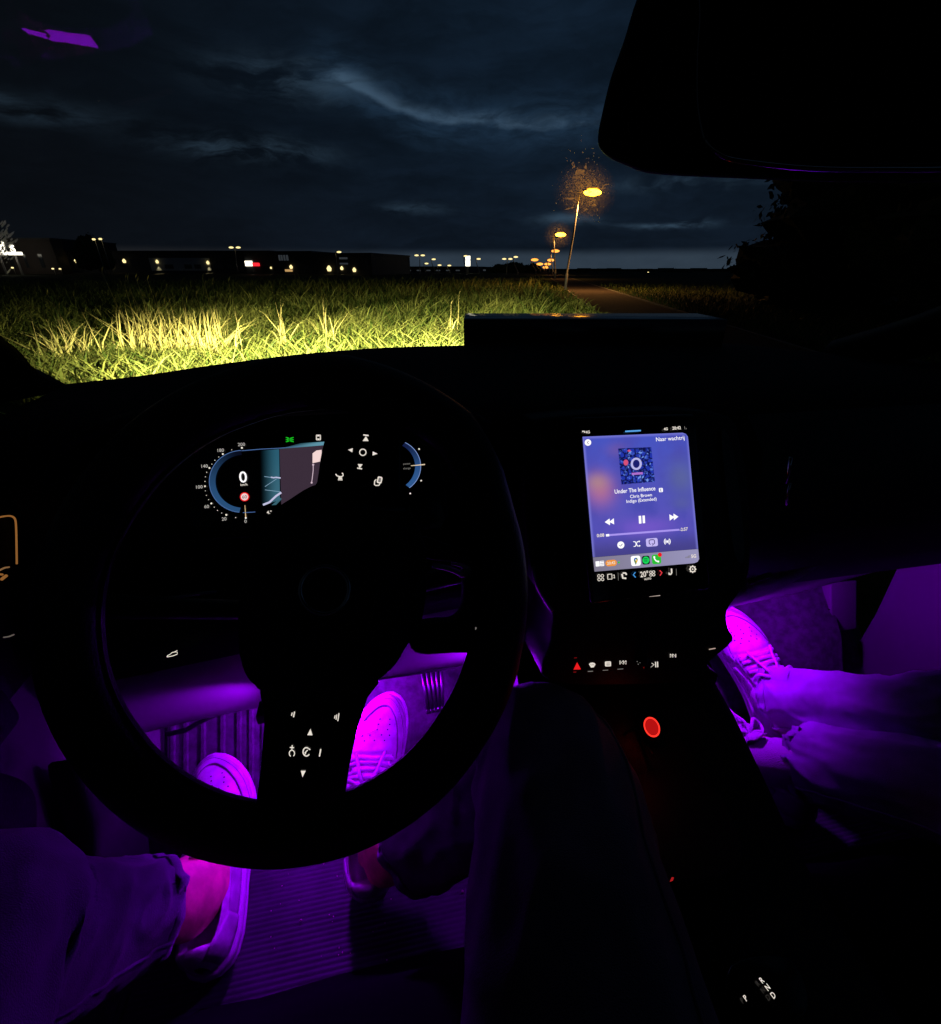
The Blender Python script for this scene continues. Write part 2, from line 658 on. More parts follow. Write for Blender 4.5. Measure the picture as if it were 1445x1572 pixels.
wid = (0.006 + 0.00085 * d) * RNG.uniform(0.6, 1.3, len(d))
la = RNG.uniform(0, 2 * math.pi, len(d))
lm = hgt * RNG.uniform(0.15, 1.05, len(d))
lean = np.stack([np.cos(la) * lm + 0.15 * hgt, np.sin(la) * lm], 1)
tone = np.clip(0.30 + 0.55 * l1 + 0.5 * l2 + 0.3 * l3 - 0.5 * np.clip(bare - 0.2, 0, 1) + RNG.normal(0, 0.26, len(d)), 0, 1)
base = np.stack([bx, by, np.full(len(bx), -0.01)], 1)
# dark verge on the other side of the path
m3 = 26000
d3 = 7.0 / (1 - RNG.uniform(0, 1, m3) * (1 - 7.0 / 48.0))
a3 = np.radians(RNG.uniform(14, 52, m3))
q3 = np.stack([d3 * np.sin(a3), d3 * np.cos(a3)], 1)
k3 = q3[:, 0] > path_r(q3[:, 1]) + 0.12
q3, d3 = q3[k3], d3[k3]
h3 = RNG.uniform(0.08, 0.30, len(q3)) + 0.1 * np.clip(lump(q3, 0.6, 91.0), 0, 1)
b3 = RNG.uniform(0, 2 * math.pi, len(q3))
s3 = h3 * RNG.uniform(0.2, 0.9, len(q3))
base = np.concatenate([base, np.concatenate([q3, np.full((len(q3), 1), -0.01)], 1)])
hgt = np.concatenate([hgt, h3])
wid = np.concatenate([wid, (0.007 + 0.0009 * d3) * RNG.uniform(0.6, 1.3, len(q3))])
lean = np.concatenate([lean, np.stack([np.cos(b3) * s3, np.sin(b3) * s3], 1)])
tone = np.concatenate([tone, np.clip(RNG.normal(0.2, 0.2, len(q3)), 0, 1)])
# broad curling leaves close to the car
m2 = 9000
d2 = RNG.uniform(4.8, 11, m2)
a2 = np.radians(RNG.uniform(-44, 14, m2))
q2 = np.stack([d2 * np.sin(a2), d2 * np.cos(a2)], 1)
k2 = (lump(q2, 0.9, 21.0) + RNG.normal(0, 0.25, m2)) > 0.05
q2 = q2[k2]
m2 = len(q2)
h2 = RNG.uniform(0.20, 0.55, m2)
b2 = RNG.uniform(0, 2 * math.pi, m2)
s2 = h2 * RNG.uniform(0.4, 1.3, m2)
base = np.concatenate([base, np.concatenate([q2, np.full((m2, 1), -0.01)], 1)])
hgt = np.concatenate([hgt, h2])
wid = np.concatenate([wid, RNG.uniform(0.012, 0.026, m2)])
lean = np.concatenate([lean, np.stack([np.cos(b2) * s2, np.sin(b2) * s2], 1)])
tone = np.concatenate([tone, np.clip(RNG.normal(0.55, 0.25, m2), 0, 1)])
tag(blades('grass', base, hgt, wid, lean, tone, GR), 'rough grass of the field lit yellow green by the headlights', 'grass', kind='stuff')


def tuft(cx, cy, n, h, spread, label, tone0, lean_to=(0, 0)):
    r = empty('reed_tuft', (cx, cy, 0))
    tag(r, label, 'plant', 'reed tufts in front of the car')
    b = RNG.normal(0, spread, (n, 3))
    b[:, 2] = -0.01
    hh = h * RNG.uniform(0.5, 1.08, n)
    a = RNG.uniform(0, 2 * math.pi, n)
    q = hh * RNG.uniform(0.06, 0.95, n) ** 1.2
    ln = np.stack([np.cos(a) * q + lean_to[0], np.sin(a) * q * 0.6 + lean_to[1]], 1)
    lf_ = blades('leaf', b, hh, RNG.uniform(0.009, 0.021, n), ln, np.clip(RNG.normal(tone0, 0.2, n), 0, 1), RD, r, droop=0.7)
    lf_['kind'] = 'stuff'
    # a few bare stalks with seed heads
    mb = MB()
    for i in range(max(2, n // 12)):
        x, y = RNG.normal(0, spread, 2)
        H = h * RNG.uniform(0.85, 1.2)
        tx, ty = x + RNG.normal(0, 0.09), y + RNG.normal(0, 0.06)
        mb.tube([(x, y, 0), ((x + tx) / 2 + 0.01, (y + ty) / 2, H * 0.55), (tx, ty, H)], [0.005, 0.004, 0.003], 5)
        mb.tube([(tx, ty, H), (tx + 0.015, ty, H + 0.03), (tx + 0.035, ty, H + 0.06)], [0.004, 0.008, 0.002], 5)
    mb.build('stalk', mat('straw_stalk', (0.40, 0.34, 0.13), 0.8), r)['kind'] = 'stuff'


def gp(px, py):
    d = wray(px, py)
    t = -EYE[2] / d[2]
    return d[0] * t, d[1] * t


for (px, py, nb, h, sp, tn, ln, lab) in (
        (108, 572, 50, 0.46, 0.12, 0.75, (-0.10, 0), 'straggling reed tuft nearest the corner of the windscreen'),
        (138, 565, 30, 0.50, 0.10, 0.8, (-0.02, 0), 'narrow upright reed tuft between the corner tuft and the dense clump'),
        (232, 556, 90, 0.66, 0.16, 0.72, (0.02, 0), 'tall dense reed clump, the one rising highest in the headlight beam'),
        (285, 556, 100, 0.56, 0.22, 0.75, (0.03, 0), 'broad fanned reed clump right beside the tallest clump'),
        (330, 556, 70, 0.58, 0.18, 0.7, (0.10, 0), 'reed clump leaning to the right at the end of the reed row'),
        (438, 545, 12, 0.62, 0.05, 0.85, (0.0, 0), 'thin lone reed with few leaves standing behind the wheel rim'),
        (506, 540, 16, 0.52, 0.06, 0.8, (0.02, 0), 'slender reed beside the leafy weed'),
        (690, 528, 14, 0.44, 0.06, 0.8, (-0.03, 0), 'small reed tuft next to the dark box on the dashboard')):
    x, y = gp(px, py)
    tuft(x, y, int(nb * 1.0), h * 1.62, sp, lab, tn, ln)


def weed(px, py, h, label):
    x, y = gp(px, py)
    r = empty('leafy_weed', (x, y, 0))
    tag(r, label, 'plant', 'leafy weeds in the grass')
    mb = MB()
    st = MB().tube([(0, 0, 0), (0.01, 0, h * 0.5), (0.03, 0, h)], [0.006, 0.005, 0.002], 5)
    st.build('stem', M['weed'], r)
    for i in range(26):
        t = 0.25 + 0.75 * i / 25
        a = i * 2.4
        L = 0.11 * (1.25 - t)
        c = np.array([0.02 * t, 0, h * t])
        dv = np.array([math.cos(a), math.sin(a) * 0.6, 0.45])
        sd = np.array([-math.sin(a), math.cos(a), 0]) * L * 0.22
        mb.add([c, c + dv * L * 0.5 + sd, c + dv * L, c + dv * L * 0.5 - sd], [(0, 1, 2, 3)])
    mb.build('leaf', M['weed'], r, smooth=False)


M['weed'] = mat('weed_leaf', (0.16, 0.19, 0.04), 0.7)
weed(470, 545, 0.50, 'leafy upright weed with pale leaves beside the slender reed')
weed(492, 542, 0.46, 'shorter leafy weed just right of the taller one')
weed(590, 500, 0.35, 'low green weed farther back in the field')
weed(655, 505, 0.5, 'tall single weed in the field near the dark box')

for (px, py, h, lab) in ((8, 500, 1.0, 'dark rank weed at the left edge of the field, tallest of the edge weeds'), (30, 470, 0.9, 'dark weed behind the tallest edge weed'), (18, 545, 0.55, 'low dark weed by the windscreen pillar')):
    weed(px, py, h, lab)

# ================================================================== TREES
def leaf_tree(name, label, loc, trunk_h, crown, nleaf, leaf, group, m_leaf, seed, core=0.92):
    """crown: list of (x,y,z,rx,ry,rz) lobes"""
    rg = np.random.default_rng(seed)
    r = empty(name, loc)
    tag(r, label, 'tree', group)
    top = max(c[2] for c in crown)
    tb = MB().tube([(0, 0, -0.1), (0.05, 0, trunk_h * 0.6), (0, 0.05, top)], [0.24, 0.18, 0.05], 9)
    for c in crown[:6]:
        tb.tube([(0, 0, trunk_h * 0.8), (c[0] * 0.5, c[1] * 0.5, (trunk_h + c[2]) / 2), (c[0] * 0.85, c[1] * 0.85, c[2])], [0.11, 0.07, 0.02], 6)
    tb.build('trunk', M['bark'], r)
    V, Fc = [], []
    for c in crown:
        k = max(10, int(nleaf * c[3] * c[5] / sum(q[3] * q[5] for q in crown)))
        u = rg.normal(0, 1, (k, 3))
        u /= np.linalg.norm(u, axis=1)[:, None]
        rad = rg.uniform(0.5, 1.12, k)[:, None]
        p = u * rad * np.array(c[3:6]) + np.array(c[:3])
        nn = rg.normal(0, 1, (k, 3))
        nn /= np.linalg.norm(nn, axis=1)[:, None]
        t1 = np.cross(nn, rg.normal(0, 1, (k, 3)))
        t1 /= np.linalg.norm(t1, axis=1)[:, None]
        t2 = np.cross(nn, t1)
        L = leaf * rg.uniform(0.6, 1.5, k)[:, None]
        b = len(V)
        for i in range(k):
            V += [p[i] - t1[i] * L[i], p[i] + t2[i] * L[i] * 0.5, p[i] + t1[i] * L[i], p[i] - t2[i] * L[i] * 0.5]
            Fc.append((b + 4 * i, b + 4 * i + 1, b + 4 * i + 2, b + 4 * i + 3))
    # inner twigs and leaves that close the crown, as an uneven mass
    for c in crown:
        b = len(V)
        nu, nv = 14, 9
        for i in range(nv + 1):
            for j in range(nu):
                th, ph = math.pi * i / nv, 2 * math.pi * j / nu
                q = np.array([math.sin(th) * math.cos(ph), math.sin(th) * math.sin(ph), math.cos(th)])
                k = core * (1 + 0.45 * noise.noise(Vector(q * 2.3 + np.array(c[:3]))))
                V.append(q * k * np.array(c[3:6]) + np.array(c[:3]))
        for i in range(nv):
            for j in range(nu):
                Fc.append((b + i * nu + j, b + i * nu + (j + 1) % nu, b + (i + 1) * nu + (j + 1) % nu, b + (i + 1) * nu + j))
    mesh('crown', V, Fc, m_leaf, r, smooth=False, fix=False)
    return r


M['bark'] = mat('bark', (0.06, 0.05, 0.04), 0.95, bump=(30, 0.8))
M['leaf'] = mat('dark_leaf', (0.025, 0.04, 0.016), 0.8, var=(3, 0.4))


def polar(azd, dist):
    return (dist * math.sin(math.radians(azd)), dist * math.cos(math.radians(azd)), 0)


rnd = random.Random(5)


def lobes(rx, h0, h1, k, seed):
    q = random.Random(seed)
    out = []
    for i in range(k):
        t = i / (k - 1)
        w = rx * (0.95 + 0.12 * t - 0.5 * t ** 4)
        a = q.uniform(0, 6.28)
        rr = q.uniform(0.10, 0.35) * w
        out.append((rr * math.cos(a), rr * math.sin(a), h0 + (h1 - h0) * t, w * q.uniform(0.62, 0.8), w * q.uniform(0.62, 0.8), (h1 - h0) / k * q.uniform(1.5, 2.0)))
    return out


leaf_tree('roadside_tree', 'big dark tree whose ragged left edge shows beside the mirror', polar(34.2, 21), 1.2, lobes(3.3, 0.7, 8.0, 12, 1), 12000, 0.11, 'dark trees along the path', M['leaf'], 11)
leaf_tree('roadside_tree', 'dark tree seen between the edge tree and the last tree on the right', polar(43.5, 17), 1.0, lobes(3.6, 0.6, 8.0, 12, 2), 6000, 0.12, 'dark trees along the path', M['leaf'], 12)
leaf_tree('roadside_tree', 'dark tree farthest right, behind the windscreen pillar', polar(54, 16), 1.0, lobes(3.8, 0.6, 8.0, 12, 3), 4000, 0.13, 'dark trees along the path', M['leaf'], 13)


def far_tree(name, label, px0, px1, ytop, ybase, dist, group, seed, nleaf=900):
    a, b, t = far_at(px0, ybase, dist), far_at(px1, ybase, dist), far_at((px0 + px1) / 2, ytop, dist)
    w = np.linalg.norm(b - a) / 2
    c = (a + b) / 2
    H = t[2] - c[2]
    q = random.Random(seed)
    cr = []
    for i in range(7):
        u = -1 + 2 * i / 6
        cr.append((u * w * 0.72, q.uniform(-0.3, 0.3) * w, H * (0.62 - 0.22 * u * u + q.uniform(-0.06, 0.06)), w * q.uniform(0.32, 0.45), w * 0.4, H * q.uniform(0.30, 0.38)))
    for i in range(4):
        u = -1 + 2 * i / 3
        cr.append((u * w * 0.6, 0, H * 0.3, w * 0.45, w * 0.4, H * 0.3))
    leaf_tree(name, label, (c[0], c[1], c[2]), H * 0.2, cr, nleaf, w * 0.055, group, M['leaf'], seed, core=0.85)


far_tree('bushy_tree', 'round bushy tree silhouette between the two left buildings', 122, 185, 358, 416, 118, None, 31, 1600)
far_tree('distant_tree', 'dark distant tree, left one of the clump before the lamps', 752, 790, 404, 421, 190, 'distant trees on the horizon', 32)
far_tree('distant_tree', 'dark distant tree, tall middle one of the clump before the lamps', 772, 808, 401, 421, 200, 'distant trees on the horizon', 33)
far_tree('distant_tree', 'dark distant tree, right one of the clump next to the orange lamps', 800, 832, 403, 421, 205, 'distant trees on the horizon', 34)
far_tree('distant_bush', 'low dark bush on the horizon right of the near lamp', 884, 902, 413, 420, 220, 'distant bushes on the horizon', 35, 300)
far_tree('distant_bush', 'wide low bush on the horizon below the mirror', 1000, 1070, 413, 421, 260, 'distant bushes on the horizon', 36, 500)
far_tree('distant_bush', 'low bush on the horizon next to the big dark tree', 1072, 1120, 416, 421, 250, 'distant bushes on the horizon', 37, 300)
tw = MB()
for i in range(60):
    a = math.radians(8 + 60 * i / 59)
    R_ = 330
    hh = 1.2 + 1.3 * abs(noise.noise(Vector((i * 0.37, 2.0, 0))))
    tw.box((R_ * math.sin(a) - 3.6, R_ * math.cos(a) - 3.0, -0.5), (R_ * math.sin(a) + 3.6, R_ * math.cos(a) + 3.0, hh))
tag(tw.build('treeline', M['leaf'], None, smooth=False), 'far dark treeline on the right horizon', 'treeline', kind='stuff')

# ================================================================== FAR ROAD, BUILDINGS
def rise(name, pts, half, m):
    """a low embankment through the given sight-line points (px, py, distance), with a flat top"""
    P = [far_at(*q) for q in pts]
    rows = []
    for i, p in enumerate(P):
        a, b = P[max(i - 1, 0)], P[min(i + 1, len(P) - 1)]
        t = unit((b - a) * np.array([1, 1, 0]))
        nn = np.array([t[1], -t[0], 0])
        if nn[1] > 0:
            nn = -nn
        lo1, lo2 = p + nn * (half + 2.0), p - nn * (half + 60)
        lo1[2] = -0.2
        top2 = p - nn * half
        lo2[2] = p[2] - 0.02
        rows.append([lo1, p, top2, lo2])
    return tag(MB().grid(rows).build(name, m, None, smooth=False), kind='structure')


rise('road', [(-60, 414, 185), (60, 414.0, 175), (185, 415.2, 160), (300, 416.8, 148), (420, 418.6, 135), (565, 422.5, 118), (640, 423.0, 116), (760, 423.4, 114), (838, 424, 112)], 5.0,
     gmat('road_surface', (0.035, 0.033, 0.03), (0.06, 0.055, 0.05), 1.0))

M['clad'] = mat('dark_cladding', (0.035, 0.037, 0.042), 0.6, var=(0.3, 0.2))
M['clad2'] = mat('brown_cladding', (0.06, 0.045, 0.04), 0.7, var=(0.4, 0.2))
M['pale'] = mat('pale_render', (0.34, 0.35, 0.37), 0.8, var=(0.5, 0.1))
M['glassd'] = mat('dark_window', (0.02, 0.025, 0.03), 0.1, spec=0.5)
M['winlit'] = glow('faint_window_light', S(44, 48, 52), 1.0)
M['lampw'] = glow('warm_lamp_light', (1.0, 0.80, 0.34), 1.5)
M['lampo'] = glow('sodium_lamp_light', (1.0, 0.38, 0.016), 24.0)
M['lampo2'] = glow('sodium_lamp_far', (1.0, 0.34, 0.05), 2.3)
M['signw'] = glow('white_sign_light', (1.0, 0.93, 0.74), 2.6)
M['pole'] = mat('galvanised_pole', (0.20, 0.20, 0.20), 0.5, 0.3)


class Block:
    """a building: box footprint between two sight lines, front face toward the viewer"""

    def __init__(self, name, label, xl, xr, dl, dr, ybl, ytl, depth, m, group=None):
        a, b = far_at(xl, ybl, dl), far_at(xr, ybl, dr)
        self.a, self.b = a, b
        z0 = min(a[2], b[2]) - 0.8
        self.z0 = z0
        top = far_at(xl, ytl, dl)[2]
        self.c = np.array([(a[0] + b[0]) / 2, (a[1] + b[1]) / 2, z0])
        self.h = top - z0
        self.L = math.hypot(b[0] - a[0], b[1] - a[1])
        self.rz = math.atan2(b[1] - a[1], b[0] - a[0])
        self.root = empty(name, self.c, self.rz)
        tag(self.root, label, 'building', group)
        L, h = self.L, self.h
        MB().box((-L / 2, 0, 0), (L / 2, depth, h)).build('wall', m, self.root, smooth=False)
        MB().box((-L / 2 - 0.15, -0.15, h), (L / 2 + 0.15, depth + 0.15, h + 0.35)).build('roof', M['clad'], self.root, smooth=False)

    def u(self, px, dist=None):
        """local x on the front wall for a pixel column"""
        d = wray(px, 413)
        d2 = np.array([d[0], d[1]])
        A, B = self.a[:2], self.b[:2]
        mtx = np.array([d2, -(B - A)]).T
        s_, t_ = np.linalg.solve(mtx, A)
        self.dist = np.linalg.norm(d2) * s_
        return (t_ - 0.5) * self.L

    def z(self, px, py):
        self.u(px)
        return far_at(px, py, self.dist)[2] - self.z0

    def panel(self, name, px0, py0, px1, py1, m, proud=0.06):
        x0, x1 = self.u(px0), self.u(px1)
        z1, z0 = self.z(px0, py0), self.z(px0, py1)
        return MB().box((x0, -proud, z0), (x1, -0.003, z1)).build(name, m, self.root, smooth=False)

    def wall_light(self, px, py, r, power=0.0):
        x, z = self.u(px), self.z(px, py)
        o = MB()
        o.tube([(x, -0.12, z - r), (x, -0.16, z), (x, -0.12, z + r)], [r * 0.7, r, r * 0.3], 10)
        o.build('wall_light', M['lampw'], self.root)
        if power:
            lamp('wall_light_beam', 'SPOT', (x, -0.45, z - r * 0.4), power, (1.0, 0.84, 0.42), self.root, shadow_soft_size=0.1, spot_size=math.radians(52), spot_blend=0.5)


M['clad2'] = mat('brown_cladding', (0.03, 0.022, 0.02), 0.7, var=(0.4, 0.2))
bA = Block('brick_building', 'dark building at the far left under the white lit sign', -40, 93, 172, 160, 415, 368, 25, M['clad2'])
for k, (x0, x1) in enumerate(((20, 26), (43, 47), (66, 72))):
    bA.panel('window', x0, 390, x1, 411, M['glassd'])
bB = Block('low_warehouse', 'long low warehouse between the bushy tree and the white walled hall', 94, 235, 165, 152, 414.5, 387.5, 30, M['clad'])
for (x0, x1) in ((96, 104), (108, 116), (186, 198), (204, 216)):
    bB.panel('window', x0, 398, x1, 409, M['glassd'])
bB.wall_light(122, 400, 0.42, 0)
bB.wall_light(195, 400.5, 0.42, 0)
bB.wall_light(173, 410, 0.30, 0)
bB.panel('loading_door', 133, 398, 150, 412, M['pale'])
bC = Block('white_walled_hall', 'long hall with pale lower wall and two bright wall lamps', 232, 420, 150, 136, 416.5, 387.5, 30, M['clad'])
bC.panel('pale_wall', 233, 396, 325, 415.5, M['pale'], 0.10)
for (x0, x1) in ((255, 268), (285, 296), (300, 310), (330, 345), (350, 358)):
    bC.panel('window', x0, 406, x1, 412.5, M['glassd'], 0.16)
bC.wall_light(245, 401.5, 0.36, 420)
bC.wall_light(322, 403.0, 0.36, 420)
bD = Block('flat_roofed_shop', 'dark flat roofed shop with small lit entrances behind the lamp post', 380, 482, 134, 126, 418.5, 388.5, 28, M['clad'])
bD.panel('lit_sign', 379, 400.5, 389.5, 408.5, M['signw'], 0.25)
bD.panel('red_sign', 389.8, 403.5, 400, 408.5, glow('red_sign_light', (1.0, 0.02, 0.03), 1.6), 0.25)
for k, (x0, x1) in enumerate(((431, 433.5), (434.5, 437), (438.5, 441), (442.5, 445.5))):
    f_ = bD.panel('facade_letter', x0, 391.5, x1, 400, M['winlit'], 0.12)
for (x0, x1) in ((402, 414), (420, 434), (460, 478)):
    bD.panel('window', x0, 409, x1, 415, M['glassd'])
bD.wall_light(448, 409.5, 0.38, 60)
bD.panel('lit_entrance', 438, 413.5, 449, 417, glow('entrance_light', S(190, 150, 95), 1.0), 0.2)
bD.wall_light(417, 411, 0.22, 20)
bE = Block('two_storey_office', 'two storey office block with rows of windows beside the tall lamp', 478, 572, 126, 119, 421, 391.5, 24, M['clad'])
for (ya, yb) in ((395, 398), (403.5, 406)):
    for q in range(4):
        x0 = 523 + 3.2 * q
        bE.panel('window', x0, ya, x0 + 2.7, yb, M['winlit'], 0.1)
for q in range(3):
    x0 = 548 + 6.5 * q
    bE.panel('window', x0, 397, x0 + 5, 414, M['glassd'], 0.1)
bE.wall_light(506, 412, 0.55, 90)
bE.wall_light(525.5, 411.5, 0.36, 50)
bE.wall_light(544.5, 414, 0.42, 60)
bF = Block('distant_shed', 'low distant shed right of the office block', 566, 722, 230, 215, 418, 410.5, 30, M['clad'])
for q in range(7):
    x0 = 610 + 15 * q
    bF.panel('window', x0, 414.2, x0 + 6, 416, M['winlit'], 0.2)
bG = Block('distant_gabled_barn', 'low distant barn under the white advertising pillar', 715, 752, 240, 238, 418.5, 411, 30, M['clad'])
bG.panel('window', 722, 413.5, 727, 416, M['winlit'], 0.2)
bG.panel('window', 740, 413.5, 746, 416, M['winlit'], 0.2)


# the white lit sign at the left edge, letters on a bright board
def sign_far():
    p = far_at(2, 384, 158)
    r = empty('shop_sign', (p[0], p[1], p[2]), bA.rz)
    tag(r, 'white lit shop sign cut by the left edge of the picture', 'sign')
    MB().box((-6.5, -0.1, -0.95), (4.1, 0.25, -0.35)).build('light_bar', M['signw'], r, smooth=False, bevel=0.05)
    for k, ch in enumerate('rds'):
        cu = bpy.data.curves.new('letter', 'FONT')
        cu.body = ch
        cu.size = 2.9
        cu.extrude = 0.12
        cu.offset = 0.03
        cu.align_x = 'CENTER'
        o = bpy.data.objects.new('letter', cu)
        COL.objects.link(o)
        o.parent = r
        o.location = (-1.4 + 2.0 * k, -0.15, -0.3)
        o.rotation_euler = (math.pi / 2, 0, 0)
        cu.materials.append(M['signw'])
    MB().box((-1.2, 0.1, -6.5), (-0.8, 0.3, 1.6)).box((2.2, 0.1, -6.5), (2.6, 0.3, 1.6)).build('support_post', M['pole'], r, smooth=False)
    lamp('sign_glow', 'POINT', (1.0, -1.6, -1.6), 45, (1.0, 0.9, 0.7), r, shadow_soft_size=0.4)


sign_far()
p0 = far_at(718.5, 409, 170)
r = empty('advertising_pillar', (p0[0], p0[1], 0.4))
tag(r, 'small white lit advertising pillar on the horizon', 'sign')
MB().box((-0.75, -0.25, 1.6), (0.75, 0.25, 3.3)).build('light_panel', M['signw'], r, smooth=False, bevel=0.1)
MB().box((-0.75, -0.25, 3.42), (0.75, 0.25, 4.5)).build('light_panel', M['signw'], r, smooth=False, bevel=0.1)
MB().box((-0.3, -0.15, -0.4), (0.3, 0.15, 1.6)).build('post', M['pole'], r, smooth=False)


# ---- street lamps
def street_lamp(base, H, lean, head_side, label, group, glowmat, scale=1.0, power=0, color=(1, 0.46, 0.12), double=False, head=1.0):
    r = empty('street_lamp', base)
    tag(r, label, 'street lamp', group)
    top = np.array([lean[0], lean[1], H])
    MB().tube([(0, 0, -0.3), (0, 0, 0.9), (0, 0, 0.95), top * 0.6, top], [0.085 * scale, 0.085 * scale, 0.06 * scale, 0.055 * scale, 0.04 * scale], 10).build('pole', M['pole'], r)
    for sgn in ((1, -1) if double else (1,)):
        hx = head_side * sgn
        arm = MB().tube([top, top + np.array([0.10 * hx, 0, 0.06]), top + np.array([0.28 * hx, 0, 0.08])], 0.03 * scale, 8)
        arm.build('arm', M['pole'], r)
        c = top + np.array([(0.28 + 0.30 * head) * hx, 0, 0.06])
        hd, gl = MB(), MB()
        n_ = 18
        for (mbx, z0, z1, rx, ry) in ((hd, 0.075, 0.125, 0.24, 0.12), (gl, -0.15, 0.073, 0.33, 0.15)):
            rows = []
            for i in range(9):
                t = -1 + 2 * i / 8
                k = math.sqrt(max(0.02, 1 - t * t))
                rows.append([c + np.array([rx * k * math.cos(2 * math.pi * j / n_), ry * k * math.sin(2 * math.pi * j / n_), (z0 + z1) / 2 + (z1 - z0) / 2 * t]) * head for j in range(n_)])
            mbx.grid(rows, close_u=True)
        hd.build('lamp_housing', M['pole'], r)
        gl.build('lamp_lens', glowmat, r)
        if power:
            lamp('lamp_light', 'SPOT', c + np.array([0, 0, -0.18 * head]), power, color, r, shadow_soft_size=0.2, spot_size=math.radians(165), spot_blend=0.6)
    return r


ORG = 'orange street lamps along the path'
bx0, by0 = gp(868, 447)
street_lamp((bx0, by0, 0), 5.0, (0.34, 0), 1, 'tall orange street lamp standing nearest by the path', ORG, M['lampo'], 1.0, 2600, head=1.5)
ORL = [(853, 861, 360, 72, 'second orange street lamp along the path, its bulb blurred'),
       (849, 853, 385, 118, 'third orange street lamp along the path'),
       (844, 846, 399, 165, 'fourth orange street lamp, small above the bend of the path'),
       (839, 841, 405, 205, 'fifth orange street lamp, just below the fourth'),
       (836, 838, 410, 255, 'sixth orange street lamp, the lowest and farthest of the row'),
       (830, 829, 405, 190, 'small orange lamp on the side road left of the row'),
       (823, 821, 398.5, 150, 'orange lamp on a thin pole, farthest left of the orange ones')]
for k, (pb, ph, yh, dist, lab) in enumerate(ORL):
    b = far_at(pb, 413, dist)
    hz_ = far_at(ph, yh, dist)
    hd = 1.1 + dist / 75.0
    off = hz_[0] - b[0] - (0.28 + 0.30 * hd)
    street_lamp((b[0], b[1], 0), hz_[2], (off, 0), 1, lab, ORG, M['lampo2'] if dist > 100 else M['lampo'], 1.0 + dist / 120, 700 if k < 2 else 0, head=hd)

WHT = 'white street lamps by the far road'
WL = [(365, 415, 361, 380, 128, True, 'white double headed lamp post in front of the pale walled hall'),
      (519, 421, 521, 387, 116, False, 'tall white lamp post in front of the office block'),
      (599, 420, 598, 407, 170, False, 'short pale lamp right of the office block'),
      (645, 422, 644.5, 392, 135, True, 'tall white double headed lamp at the start of the far row'),
      (653, 421, 655, 404.5, 170, False, 'small low lamp right beside the double headed one'),
      (668, 421, 666, 398, 150, False, 'white lamp between the double headed one and the low pinkish pair'),
      (674, 421, 675, 407, 180, False, 'low faint lamp with a pinkish glow'),
      (691, 421, 690, 407.5, 180, False, 'low lamp left of the white advertising pillar'),
      (716, 419, 715, 393, 160, False, 'white lamp hanging above the white advertising pillar'),
      (736, 422, 735, 397.5, 140, False, 'lamp on a pale pole right of the white advertising pillar'),
      (778, 422, 779, 397.5, 135, True, 'double headed lamp in front of the dark tree clump'),
      (795, 424, 792, 394.5, 125, False, 'tall white lamp nearest the orange lamps')]
for (pb, yb, ph, yh, dist, dbl, lab) in WL:
    b, h_ = far_at(pb, yb, dist), far_at(ph, yh, dist)
    hd = 0.75 + dist / 150.0
    off = (h_[0] - b[0]) - (0 if dbl else (0.28 + 0.3 * hd))
    street_lamp((b[0], b[1], b[2]), h_[2] - b[2], (off, 0), 1, lab, WHT, M['lampw'], 0.9 + dist / 150, 0, double=dbl, head=hd)
# two small lights on the tree's mast, low bollard lights
for (px, py, lab, gr) in ((145, 367.5, 'left of two small lights high in the bushy tree', 'mast lights'), (155, 367, 'right of two small lights high in the bushy tree', 'mast lights'),
                          (82, 412.5, 'left of two low lights by the far left building', 'low lights'), (93, 412.8, 'right of two low lights by the far left building', 'low lights'),
                          (20, 411, 'yellowish low light under the white shop sign', 'low lights'),
                          (864, 419, 'tiny white light on the horizon beside the near lamp', 'horizon lights'), (995, 418, 'tiny warm light on the horizon under the mirror', 'horizon lights')):
    dist = 112 if py < 380 else (155 if px < 200 else 215)
    p = far_at(px, py, dist)
    r = empty('floodlight', (p[0], p[1], 0))
    tag(r, lab, 'light', gr)
    MB().tube([(0, 0.1, 0), (0, 0.1, p[2])], 0.06, 6).build('pole', M['pole'], r)
    s_ = 0.28 if px != 864 else 0.26
    mb = MB()
    mb.tube([(-s_, -0.1, p[2]), (-s_ * 0.6, -0.15, p[2]), (s_ * 0.6, -0.15, p[2]), (s_, -0.1, p[2])], [s_ * 0.2, s_ * 0.5, s_ * 0.5, s_ * 0.2], 8)
    mb.build('lamp_lens', M['lampw'], r)

# ================================================================== THE CAR (seen from the driver's place)
car = empty('car', (0, 0, 0), YAW)
tag(car, 'dark car interior seen from the driver seat, violet light in both footwells and screens on', 'car')
XA = np.array([1.0, 0, 0])


def part(mb, name, m, parent=car, **kw):
    return mb.build(name, m, parent, **kw)


# ---- body shell: floor, tunnel sides, firewall, roof, pillars, bonnet
fl = MB()
fl.grid([[(x, y, z) for x in (-0.47, 1.08)] for (y, z) in ((-0.9, 0.335), (0.56, 0.335), (0.60, 0.345), (0.84, 0.60), (0.86, 0.80), (0.86, 1.0))])
part(fl, 'floor_pan', M['carpet'], smooth=False)
# toe board normal
TB_N = unit((0, -0.255, 0.24))
TB = Plane((0, 0.60, 0.345), TB_N)

